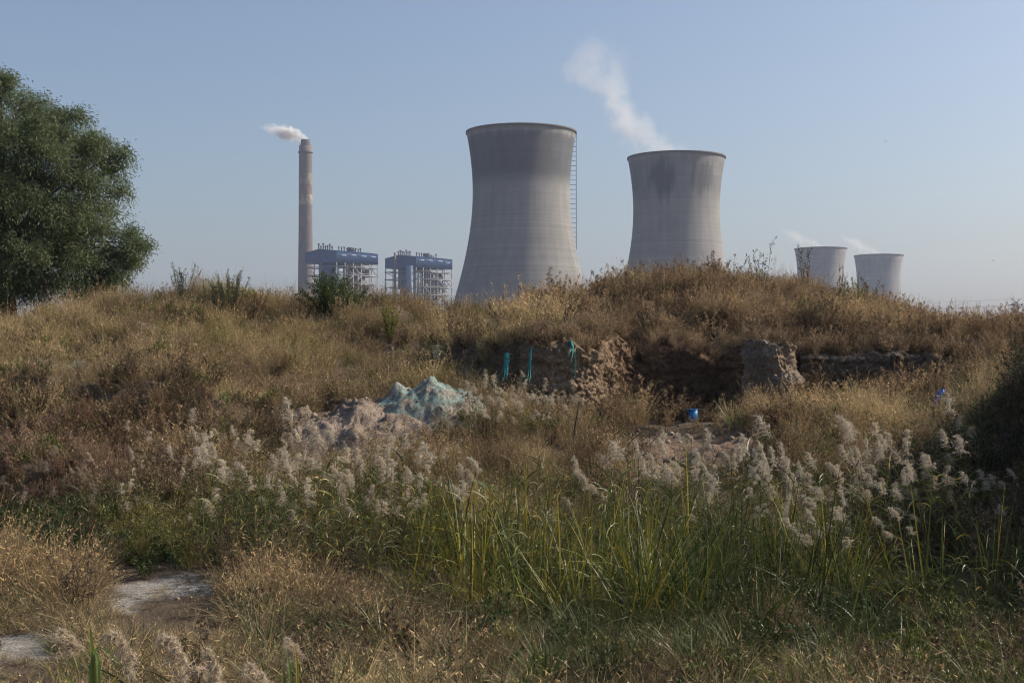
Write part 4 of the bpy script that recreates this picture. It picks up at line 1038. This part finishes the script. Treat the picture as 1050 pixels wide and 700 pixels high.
# stones and clods
def clod_mesh(seed):
    r = np.random.default_rng(seed); m = MB()
    th = np.linspace(0, 2*math.pi, 8, endpoint=False); zz = np.array([-.5, -.3, .05, .35, .5]); rad = np.array([.25, .5, .55, .38, .12])
    V = np.array([[rad[i]*math.cos(t)*r.uniform(.75, 1.2), rad[i]*math.sin(t)*r.uniform(.75, 1.2), zz[i]*.7+r.uniform(-.05, .05)] for i in range(5) for t in th])
    Qd = [[i*8+j, i*8+(j+1) % 8, (i+1)*8+(j+1) % 8, (i+1)*8+j] for i in range(4) for j in range(8)]
    Qd += [[32, 33, 34, 35], [32, 35, 36, 37], [32, 37, 38, 39]]
    m.add(V, Qd, np.array([1, 1, 1.]))
    return m.mesh('clod', M_CLOD, cols=True)
M_CLOD = m_plant('clod_earth', 0.0, 0.95, True, 0.05)
cl_i = take(bx(640, 770, 23, 27)*14 + bx(320, 480, 24, 28)*9 + bx(545, 610, 26.5, 29.5)*12 + salt*1.0 + bare_pit*6 + bx(270, 330, 27, 29)*5)
kk = len(cl_i)
cz_ = np.maximum.reduce([czz[cl_i]]+[f(cxx[cl_i], cyy[cl_i]) for f in (fA, fB, fC, fD, fE)])
ss = rng.uniform(.04, .16, kk)*rng.uniform(.5, 1, kk)
scatter('earth_clods', [clod_mesh(s) for s in range(5)], np.stack([cxx[cl_i], cyy[cl_i], cz_], 1), rng.uniform(0, 6.28, (kk, 3)), np.stack([ss]*3, 1),
        np.array([[.31, .25, .2]])*rng.uniform(.6, 1.2, (kk, 1)), rng.integers(0, 5, kk), 'loose earth clods on the mounds and the pond bed')

# ------------------------------------------------------------------ blue tub, blue sack, stick
def tub(px, py, d, label):
    c = P(px, py, d); c.z = float(ground_z(np.array([c.x]), np.array([c.y]))[0])-.02
    top = EYE-(419.5-HOR)/F*d; h = top-c.z
    t = empty('tub', c, .25); tag(t, label, 'tub')
    r0, r1 = .10, .112
    MB().lathe([(.01, .01), (r0, .0), (r0*.5+r1*.5, h*.5), (r1, h), (r1-.006, h), (r0-.004, .02), (.01, .02)], 24).obj('body', M_BLUEPL, t, smooth=True)
    MB().lathe([(r1-.004, h-.02), (r1+.008, h-.018), (r1+.008, h+.004), (r1-.008, h+.004), (r1-.008, h-.01)], 24).obj('rim', M_BLUEPL, t, smooth=True)
    a = np.linspace(0, math.pi, 12)
    MB().tube(np.stack([np.cos(a)*(r1+.01), np.sin(a)*.09-.01, h-.02-.04*np.sin(a)], 1), [.0035]*12, 5).obj('handle', M_STEEL, t)
tub(710, 428, 27.6, 'bright blue plastic tub standing in front of the dark hollow')
def sack():
    c = P(963.5, 409, 26.2); gz0 = float(ground_z(np.array([c.x]), np.array([c.y]))[0])
    m = MB(); n, k = 20, 12
    th = np.linspace(0, 2*math.pi, n, endpoint=False)
    V = []
    for i in range(k):
        t = i/(k-1); r = .125*(math.sin(math.pi*min(1, .18+t*.74))**.5)*(1 if t < .85 else 1-(t-.85)*3.5)
        for a in th:
            q = r*(1+.10*math.sin(3*a+t*5)+.07*math.sin(7*a-t*9))
            V.append((q*math.cos(a)+.03*t, q*math.sin(a)*.75, (.46*t)+.012*math.sin(5*a)))
    Qd = [[i*n+j, i*n+(j+1) % n, (i+1)*n+(j+1) % n, (i+1)*n+j] for i in range(k-1) for j in range(n)]
    m.add(V, Qd)
    o = m.obj('sack', M_DKBLUE, smooth=True); o.scale = (1.3, 1.3, 1.12); o.location = (c.x, c.y, gz0-.02); o.rotation_euler = (0, .1, .4)
    tag(o, 'crumpled dark blue plastic sack lying in the dry weeds', 'sack')
sack()
def stick():
    a = P(593, 411, 24.5); b = P(586, 463, 24.1)
    b.z = float(ground_z(np.array([b.x]), np.array([b.y]))[0])-.05
    t = np.linspace(0, 1, 8)[:, None]
    pts = np.array(b)*(1-t)+np.array(a)*t; pts[:, 0] += .012*np.sin(t[:, 0]*9)
    o = MB().tube(pts, np.linspace(.022, .012, 8), 6).obj('stick', M_STICK, smooth=True)
    tag(o, 'thin dark stick leaning upright below the teal netting strips', 'stick')
stick()

# ------------------------------------------------------------------ shrubs, tall weeds, the tree
def leaf_quads(m, p, dirs, ll, lw, col):
    """flat pointed leaves: one kite quad each"""
    n = len(p); d = dirs/np.linalg.norm(dirs, axis=1)[:, None]
    a = rng.normal(size=(n, 3)); s = np.cross(d, a); s /= np.linalg.norm(s, axis=1)[:, None]+1e-9
    ll = ll[:, None]; lw = lw[:, None]
    V = np.stack([p, p+d*ll*.45+s*lw*.5, p+d*ll, p+d*ll*.45-s*lw*.5], 1).reshape(-1, 3)
    m.add(V, np.arange(4*n).reshape(-1, 4), np.repeat(col, 4, 0))

def shrub(px, d, h, w, stems, leaves, ll, lw, col, label, name='shrub', cat='shrub', group=None, lean=0.0, dome=False, upright=1.0, red=0.0):
    x = (px-525)/F*d; z = float(ground_z(np.array([x]), np.array([d]))[0])-.05
    t = empty(name, (x, d, z)); tag(t, label, cat, group)
    st = MB(); lf = MB()
    P_, D_l = [], []
    for i in range(stems):
        a = rng.uniform(0, 6.28); r = w*math.sqrt(rng.random())
        hh = h*(rng.uniform(.6, 1.0) if not dome else math.sqrt(max(.05, 1-(r/w)**2*.8))*rng.uniform(.75, 1.05))
        k = 7; tt = np.linspace(0, 1, k)
        bx_, by_ = r*.25*math.cos(a), r*.25*math.sin(a)
        q = np.stack([bx_+(r*math.cos(a)-bx_+lean*h)*tt**1.3+rng.normal(0, .02*h, k)*tt, by_+(r*math.sin(a)-by_)*tt**1.3+rng.normal(0, .02*h, k)*tt, hh*tt], 1)
        st.tube(q, np.linspace(.012, .003, k), 4, col=np.array([1, 1, 1.]))
        nl = leaves//stems
        tl = rng.uniform(.12, 1.0, nl); p = np.stack([np.interp(tl, tt, q[:, c]) for c in range(3)], 1)
        # short twigs carry the leaves off the stem
        off = rng.normal(0, 1, (nl, 3)); off /= np.linalg.norm(off, axis=1)[:, None]
        p = p+off*(w*.16*(1.1-tl*.75)*rng.random(nl))[:, None]
        dl = off*.8+np.array([0, 0, .6*upright])+rng.normal(0, .3, (nl, 3))
        P_.append(p); D_l.append(dl)
    p = np.concatenate(P_); dl = np.concatenate(D_l); n = len(p)
    c = jitter(n, .35, .12)*np.array(col)
    if red: c[rng.random(n) < red] = np.array([.16, .07, .04])
    leaf_quads(lf, p, dl, ll*rng.uniform(.6, 1.3, n), lw*rng.uniform(.7, 1.3, n), c)
    st.obj('stem', M_BARK, t); lf.obj('foliage', M_LEAF, t, cols=True)
    return t
M_LEAF = m_plant('leaf', .4, .55, False, .25, (1, 1, 1))
DKG, MG, YG = (.075, .095, .05), (.06, .085, .03), (.17, .18, .04)
G1 = 'shrubs along the crest of the bank'
shrub(236, 35.6, 1.5, .62, 24, 4200, .05, .019, DKG, 'taller grey green shrub on the crest, closest to the chimney', group=G1)
shrub(187, 35.8, 1.4, .5, 14, 1500, .05, .019, DKG, 'sparse grey green shrub on the crest, closest to the big tree', group=G1)
shrub(216, 35.8, 1.1, .45, 10, 800, .05, .018, DKG, 'low sparse shrub between two taller crest shrubs', group=G1)
shrub(262, 35.6, .95, .6, 10, 800, .055, .022, (.07, .06, .035), 'low reddish shrub below the taller crest shrub', group=G1, red=.35)
shrub(341, 36.0, 1.25, 1.15, 80, 12000, .06, .026, (.05, .085, .025), 'dense round dark green bush in front of the boiler house', 'bush', 'bush', dome=True)
shrub(399, 33.2, .95, .32, 14, 1000, .06, .03, YG, 'yellow green leafy bush low under the boiler houses', 'bush', 'bush')
shrub(516, 33.9, .8, .32, 9, 300, .05, .018, (.08, .08, .035), 'thin leafy weed on the crest before the largest tower', 'tall_weed', 'weed')
GW = 'tall green weeds on the mound crest'
shrub(779, 41, 2.1, .5, 5, 300, .10, .026, (.06, .075, .03), 'tallest green weed standing against open sky between cooling towers', 'tall_weed', 'weed', GW, upright=1.6)
shrub(827, 40.8, 1.9, .32, 4, 260, .09, .024, (.075, .09, .035), 'tall green weed in front of the far small cooling tower', 'tall_weed', 'weed', GW, upright=1.6)
shrub(862, 40.5, 1.5, .25, 4, 170, .08, .022, (.09, .095, .04), 'thin green weed between the two small cooling towers', 'tall_weed', 'weed', GW, upright=1.6)
shrub(655, 40, 1.2, .25, 4, 150, .08, .022, (.09, .10, .04), 'short green weed at the foot of the second cooling tower', 'tall_weed', 'weed', GW, upright=1.6)
shrub(714, 40, 1.2, .3, 5, 170, .08, .022, (.10, .09, .04), 'weed on the crest in front of the second cooling tower', 'tall_weed', 'weed', GW, upright=1.6)
shrub(882, 37.6, 1.45, .8, 26, 2200, .05, .022, (.11, .13, .035), 'olive green bush below the two small cooling towers', 'bush', 'bush', dome=True)
shrub(826, 34.5, 1.1, .55, 20, 1700, .05, .024, YG, 'yellow green bush low on the mound under the far towers', 'bush', 'bush', dome=True)
shrub(640, 29.3, .6, .4, 14, 700, .05, .024, (.08, .085, .03), 'small green bush at the mouth of the dark hollow', 'bush', 'bush', dome=True)
shrub(868, 27.4, .95, .45, 18, 1400, .055, .026, (.15, .165, .04), 'yellow green bush on the berm beyond the earth block', 'bush', 'bush', dome=True)
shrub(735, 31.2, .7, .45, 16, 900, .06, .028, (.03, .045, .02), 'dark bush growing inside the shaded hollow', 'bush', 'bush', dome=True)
shrub(766, 29.0, .75, .08, 4, 120, .06, .026, (.16, .2, .04), 'thin bright green vine beside the earth block', 'vine', 'vine')
shrub(520, 28.3, .75, .35, 12, 600, .05, .024, (.13, .14, .04), 'yellow green weed bush beside the broad netting strip', 'bush', 'bush')
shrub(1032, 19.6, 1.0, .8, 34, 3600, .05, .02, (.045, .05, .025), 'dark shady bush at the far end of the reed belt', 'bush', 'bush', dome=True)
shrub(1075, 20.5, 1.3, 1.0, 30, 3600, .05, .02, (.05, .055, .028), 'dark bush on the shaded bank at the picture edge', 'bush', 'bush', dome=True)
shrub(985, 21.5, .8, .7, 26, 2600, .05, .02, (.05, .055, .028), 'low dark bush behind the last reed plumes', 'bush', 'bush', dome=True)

def tree():
    d = 45.0
    base = P(8, 330, d); base.z = float(ground_z(np.array([base.x]), np.array([d]))[0])-.1
    t = empty('tree', base); tag(t, 'large leafy green tree rising behind the grassy slope', 'tree')
    def loc(px, py, dy=0.0):
        v = P(px, py, d)-Vector(base); return np.array([v.x, dy, v.z])
    # lobes of the crown: photo x, photo y, radius px, depth offset
    lobes = [(-4, 86, 24, 0), (0, 100, 30, 0), (-38, 85, 40, .5), (38, 112, 30, -.6), (72, 120, 26, .3), (20, 145, 42, -1.8), (102, 150, 28, -.2), (122, 158, 18, .4), (62, 165, 36, -1.6), (-30, 150, 46, 1.6), (-80, 130, 45, 0),
             (96, 190, 26, -.8), (122, 195, 15, 0), (30, 205, 42, -2.0), (70, 225, 36, -1.4), (105, 238, 24, -.3), (130, 240, 18, .2), (143, 250, 11, .3), (-15, 215, 45, -1.2), (-75, 205, 50, .6),
             (45, 262, 38, -2.0), (90, 268, 30, -1.0), (118, 280, 20, -.2), (-5, 262, 42, -1.6), (-60, 270, 45, -.6), (20, 292, 30, -1.5), (70, 294, 26, -1.2), (100, 298, 16, -.4), (132, 268, 14, .3), (-110, 250, 45, 0), (-125, 180, 45, .4),
             (15, 120, 34, 1.4), (70, 150, 36, 1.6), (85, 210, 36, 1.7), (40, 240, 40, 2.0), (-20, 180, 44, 2.0), (-40, 250, 40, 1.8), (75, 270, 30, 1.4), (48, 88+30, 20, .8), (-60, 105, 40, -1.0), (50, 185, 34, -.4), (15, 175, 36, .2), (60, 250, 34, .2), (0, 235, 40, .3), (110, 172, 20, .6), (80, 190, 26, .6), (105, 260, 20, .5), (20, 280, 34, .4), (45, 300, 26, -.6), (85, 145, 24, .9), (-5, 305, 30, -1.0), (95, 290, 22, .6)]
    for _ in range(26):
        a_ = rng.uniform(0, 6.28); q_ = math.sqrt(rng.random())*.80
        lobes.append((-5+q_*math.cos(a_)*122, 200+q_*math.sin(a_)*112, rng.uniform(20, 32), rng.uniform(-1.8, 1.8)))
    lobes += [(8, 84, 18, -.3), (124, 262, 22, 0), (110, 288, 24, .3), (138, 256, 14, -.2), (92, 300, 20, -.6)]
    tr = MB(); zt = np.linspace(0, 1, 8)
    topc = loc(0, 190)
    q = np.stack([topc[0]*zt**1.5, .2*np.sin(zt*5), topc[2]*zt], 1)
    tr.tube(q, np.linspace(.34, .13, 8), 10); tr.obj('trunk', M_BARK, t, smooth=True)
    lf = MB()
    for (px, py, r, dy) in lobes:
        c = loc(px, py, dy); R = r/F*d
        # limb from the trunk to the lobe
        f = np.clip(.25+.6*(c[2]/topc[2])*.6, .2, .95)
        s = np.array([np.interp(f, zt, q[:, i]) for i in range(3)]); k = 8; tt = np.linspace(0, 1, k)[:, None]
        lp = s*(1-tt)+c*tt; lp[:, 2] += .35*np.sin(tt[:, 0]*math.pi)*min(1.5, np.linalg.norm(c-s)*.3); lp[1:-1] += rng.normal(0, .07, (k-2, 3))
        m = MB(); m.tube(lp, np.linspace(.06, .015, k), 6)
        # sprays: twigs fanning out of the lobe, leaves hang along them
        nt = int(78*(R/1.2)**2)+18
        dd = rng.normal(0, 1, (nt, 3)); dd[:, 2] = dd[:, 2]*.8+.25; dd /= np.linalg.norm(dd, axis=1)[:, None]
        L = R*rng.uniform(.55, 1.18, nt)
        for j in range(nt):
            kk_ = 5; ts = np.linspace(0, 1, kk_)[:, None]
            tw = c+dd[j]*L[j]*ts*np.array([1, 1, .85]); tw[:, 2] -= (.30*L[j]*ts[:, 0]**2.2)
            if j % 3 == 0: m.tube(tw, np.linspace(.014, .004, kk_), 3)
            nl = 36
            tl = rng.uniform(.35, 1.0, nl); p = np.stack([np.interp(tl, ts[:, 0], tw[:, i]) for i in range(3)], 1)+rng.normal(0, .13, (nl, 3))
            dl = rng.normal(0, .55, (nl, 3))+dd[j]*.5+np.array([0, 0, -.55])
            tone = rng.uniform(.6, 1.35)
            leaf_quads(lf, p, dl, rng.uniform(.09, .17, nl), rng.uniform(.022, .038, nl), jitter(nl, .3, .1)*np.array([.12, .155, .072])*tone)
        m.obj('limb', M_BARK, t, smooth=True)
    o = lf.obj('crown', M_LEAF, t, cols=True)
    print('tree leaf faces', len(o.data.polygons))
tree()

# ------------------------------------------------------------------ single reeds one can pick out
REED = []
for h in (1.45, 1.6, 1.3, 1.7, 1.5, 1.38, 1.55, 1.25):
    st, lf, pl = reed_parts(h, 9, True)
    REED.append((st.mesh('stem', M_REEDSTEM, cols=True), lf.mesh('leaves', M_REEDLEAF, cols=True), pl.mesh('plume', M_PLUME, smooth=False, cols=True), h))
NEAR = []
M_PLUMEN = m_plant('close_reed_plume', 0.5, 0.9, False, 0.0, (0.60, 0.505, 0.38))
for h in (.62, .7, .56):
    st, lf, pl = reed_parts(h, 6, True, 0, 34)
    NEAR.append((st.mesh('stem', M_REEDSTEM, cols=True), lf.mesh('leaves', M_REEDLEAF, cols=True), pl.mesh('plume', M_PLUMEN, cols=True), h))
def reed(x, y, h, rz, label, group, tilt=(0, 0), REED=REED):
    z = float(ground_z(np.array([x]), np.array([y]))[0])
    k = rng.integers(0, len(REED)); s = h/REED[k][3]
    t = empty('reed', (x, y, z), rz); t.rotation_euler = (tilt[0], tilt[1], rz); pw = rng.uniform(.5, 1.1); t.scale = (pw, pw, s) if .8 < s < 1.25 else (min(max(s, .75), 1.3),)*2+(s,)
    tag(t, label, 'reed', group)
    for nm, me in zip(('stem', 'leaves', 'plume'), REED[k][:3]):
        o = bpy.data.objects.new(nm, me); link(o, t)
def reed_group(n, boxes, label, group, where=None):
    for i in range(n):
        px, py, dmin, dmax = boxes[i % len(boxes)][:4]; sp = boxes[i % len(boxes)][4:]
        d = rng.uniform(dmin, dmax); u = px+rng.normal(0, sp[0]*1.6); v = py+rng.normal(0, sp[1]*2.1)
        tip = P(u, v, d); zg = float(ground_z(np.array([tip.x]), np.array([d]))[0])
        h = max(.7, min(2.0, tip.z-zg-.22))
        lab = label if where is None else label+', '+where[i % len(boxes)]
        reed(tip.x, d, h, rng.normal(0, .5), lab, group, (rng.normal(0, .10), rng.normal(-.06, .10)))
reed_group(28, [(250, 465, 17.5, 20, 22, 10), (300, 462, 17.5, 20, 25, 14), (350, 475, 17, 20, 22, 14), (400, 465, 17.5, 20, 20, 10)], 'plumed reed below the bare dirt mound', 'reeds below the bare dirt mound', ('outer end of the stand', 'denser part beyond the mound', 'straight below the mound', 'end towards the netted mound'))
reed_group(9, [(465, 492, 16.5, 17.5, 10, 6), (500, 488, 17, 18, 14, 6), (440, 478, 17, 18, 10, 6)], 'plumed reed in the thin row below the netted mound', 'reeds below the netted mound')
reed_group(32, [(655, 462, 17.2, 18.6, 14, 7), (690, 468, 17.2, 18.6, 16, 9), (735, 455, 17.2, 18.6, 14, 9), (752, 478, 16.8, 18, 12, 9), (625, 485, 17.2, 18.6, 14, 7)], 'plumed reed before the low dirt heaps', 'reeds before the low dirt heaps', ('straight below the dark hollow', 'below the blue tub', 'hiding the pale heap', 'low at the foot of the heap', 'end nearest the stick'))
reed_group(4, [(702, 437, 22.2, 22.7, 4, 2), (716, 441, 22.2, 22.7, 4, 2), (680, 442, 22.2, 22.7, 3, 2)], 'white plumed reed partly hiding the blue tub', 'reeds at the blue tub')
reed_group(22, [(785, 462, 17, 18.5, 12, 8), (812, 475, 17, 18.5, 12, 10), (800, 488, 16.5, 18, 20, 8)], 'plumed reed below the earth block', 'reeds below the earth block', ('end towards the dirt heap', 'end away from the dirt heap', 'lower front row over sedge'))
reed_group(36, [(905, 452, 17.5, 19.5, 15, 9), (950, 448, 17.5, 19.5, 18, 10), (975, 470, 17, 19, 14, 12), (925, 480, 17, 19, 22, 12), (885, 470, 17, 19, 14, 10)], 'plumed reed in the bushy cluster beyond the earth block', 'reeds beyond the earth block', ('upper near end', 'highest, below the blue sack', 'end by the dark bush', 'lower middle', 'end by the earth block'))
reed_group(20, [(850, 520, 15.5, 17, 20, 16), (900, 540, 15.3, 16.5, 22, 14), (830, 535, 15.5, 16.5, 16, 10)], 'short plumed reed in front of the bushy cluster', 'short reeds in front of the bushy cluster', ('over the sedge', 'lowest, in the shade edge', 'among the sedge tips'))
reed_group(9, [(1020, 462, 17, 18, 12, 14), (1005, 490, 16.5, 17.5, 14, 12)], 'plumed reed against the dark shady bush', 'reeds against the dark bush')
reed_group(30, [(500, 408, 24.8, 26.5, 12, 5), (530, 415, 24.6, 26.2, 14, 7), (560, 410, 24.8, 26.4, 12, 7), (545, 425, 24.4, 25.6, 16, 6)], 'small plumed reed below the netting strips', 'reeds below the netting strips', ('end by the netted mound', 'middle of the row', 'end by the stick', 'lowest of the row'))
# reeds close to the camera
for px, py, d, lb in ((150, 655, 8.2, 'broad close reed plume at the bottom edge by the green leaves'), (206, 660, 8.0, 'upright close reed plume between two broader ones'), (226, 676, 7.8, 'bushy close reed plume at the bottom edge'),
                      (244, 682, 7.9, 'close reed plume touching the bushiest one'), (281, 676, 8.1, 'small close reed plume beside thin green leaves'), (312, 648, 10.0, 'lone beige reed plume above thin green leaves'), (84, 640, 10.2, 'drooping beige reed plume above the salt crust edge')):
    tip = P(px, py, d); zg = float(ground_z(np.array([tip.x]), np.array([d]))[0])
    reed(tip.x, d, tip.z-zg-.2, rng.normal(0, .4), lb, 'close reeds at the bottom edge', (0, -.04), NEAR)
# broad green leaves close to the camera
def leaf_plant(label, base, blades):
    t = empty('cattail', base); tag(t, label, 'cattail', 'cattail plants close by')
    b = np.array(base)
    for pts, w, c in blades:
        p = np.array([np.array(P(*q))-b for q in pts]); n = 12
        tq = np.linspace(0, 1, len(p)); tt = np.linspace(0, 1, n)
        cub = np.stack([np.interp(tt, tq, p[:, i]) for i in range(3)], 1)
        for _ in range(2): cub[1:-1] = (cub[:-2]+cub[1:-1]*2+cub[2:])/4
        ww = w*np.clip(np.minimum(1.0, (1-tt)*2.6), .06, 1)/2
        side = np.stack([np.full(n, .9), .45*np.cos(tt*4), .15*np.ones(n)], 1)
        V = np.concatenate([cub-side*ww[:, None], cub+np.array([0, -.006, 0]), cub+side*ww[:, None]]); i = np.arange(n-1)
        MB().add(V, np.concatenate([np.stack([i, i+n, i+n+1, i+1], 1), np.stack([i+n, i+2*n, i+2*n+1, i+n+1], 1)]), np.array(c)).obj('leaf', M_LEAF, t, smooth=True, cols=True)
d0 = 7.6
gA = lambda px: (P(px, 360, d0).x, d0, float(ground_z(np.array([P(px, 360, d0).x]), np.array([d0]))[0]))
GA, GB, GY = (.17, .22, .05), (.22, .30, .09), (.40, .34, .06)
leaf_plant('cattail with a long bent green leaf in the bottom corner', gA(99), [
    ([(99, 900, d0), (97, 700, d0), (94, 660, d0), (92, 636, d0)], .032, GA), ([(100, 900, d0), (102, 690, d0), (100, 672, d0), (98, 666, d0)], .026, GB),
    ([(98, 880, d0), (90, 700, d0), (97, 655, d0), (115, 672, d0-.1), (138, 692, d0-.2)], .026, GB), ([(96, 880, d0), (85, 720, d0), (70, 692, d0-.1), (60, 695, d0-.1)], .03, GA), ([(103, 880, d0), (112, 700, d0), (122, 690, d0), (134, 705, d0-.2)], .018, GY), ([(101, 880, d0), (98, 690, d0), (95, 668, d0)], .02, GY)])
leaf_plant('cattail with thin upright leaves beside the close reed plumes', gA(298), [
    ([(300, 900, d0), (299, 700, d0), (296, 676, d0), (293, 664, d0)], .02, GB), ([(298, 900, d0), (296, 710, d0), (291, 690, d0), (289, 682, d0)], .022, GB), ([(302, 900, d0), (306, 700, d0), (304, 672, d0), (303, 660, d0)], .018, GY), ([(297, 900, d0), (292, 700, d0), (291, 685, d0)], .016, GA)])

# ------------------------------------------------------------------ the air
hb = MB().box((0, 0, 124.5), (8200, 8200, 251))
hz = hb.obj('haze', None); tag(hz, 'thin pale haze in the air over the plain', 'haze', kind='stuff')
m, nt, out = mat('haze_air')
pv = N(nt, 'ShaderNodeVolumePrincipled'); pv.inputs['Color'].default_value = (.66, .77, 1.0, 1); pv.inputs['Density'].default_value = .00013; pv.inputs['Anisotropy'].default_value = .15
nt.links.new(pv.outputs[0], out.inputs['Volume'])
hz.data.materials.append(m)
print('objects', len(bpy.data.objects))
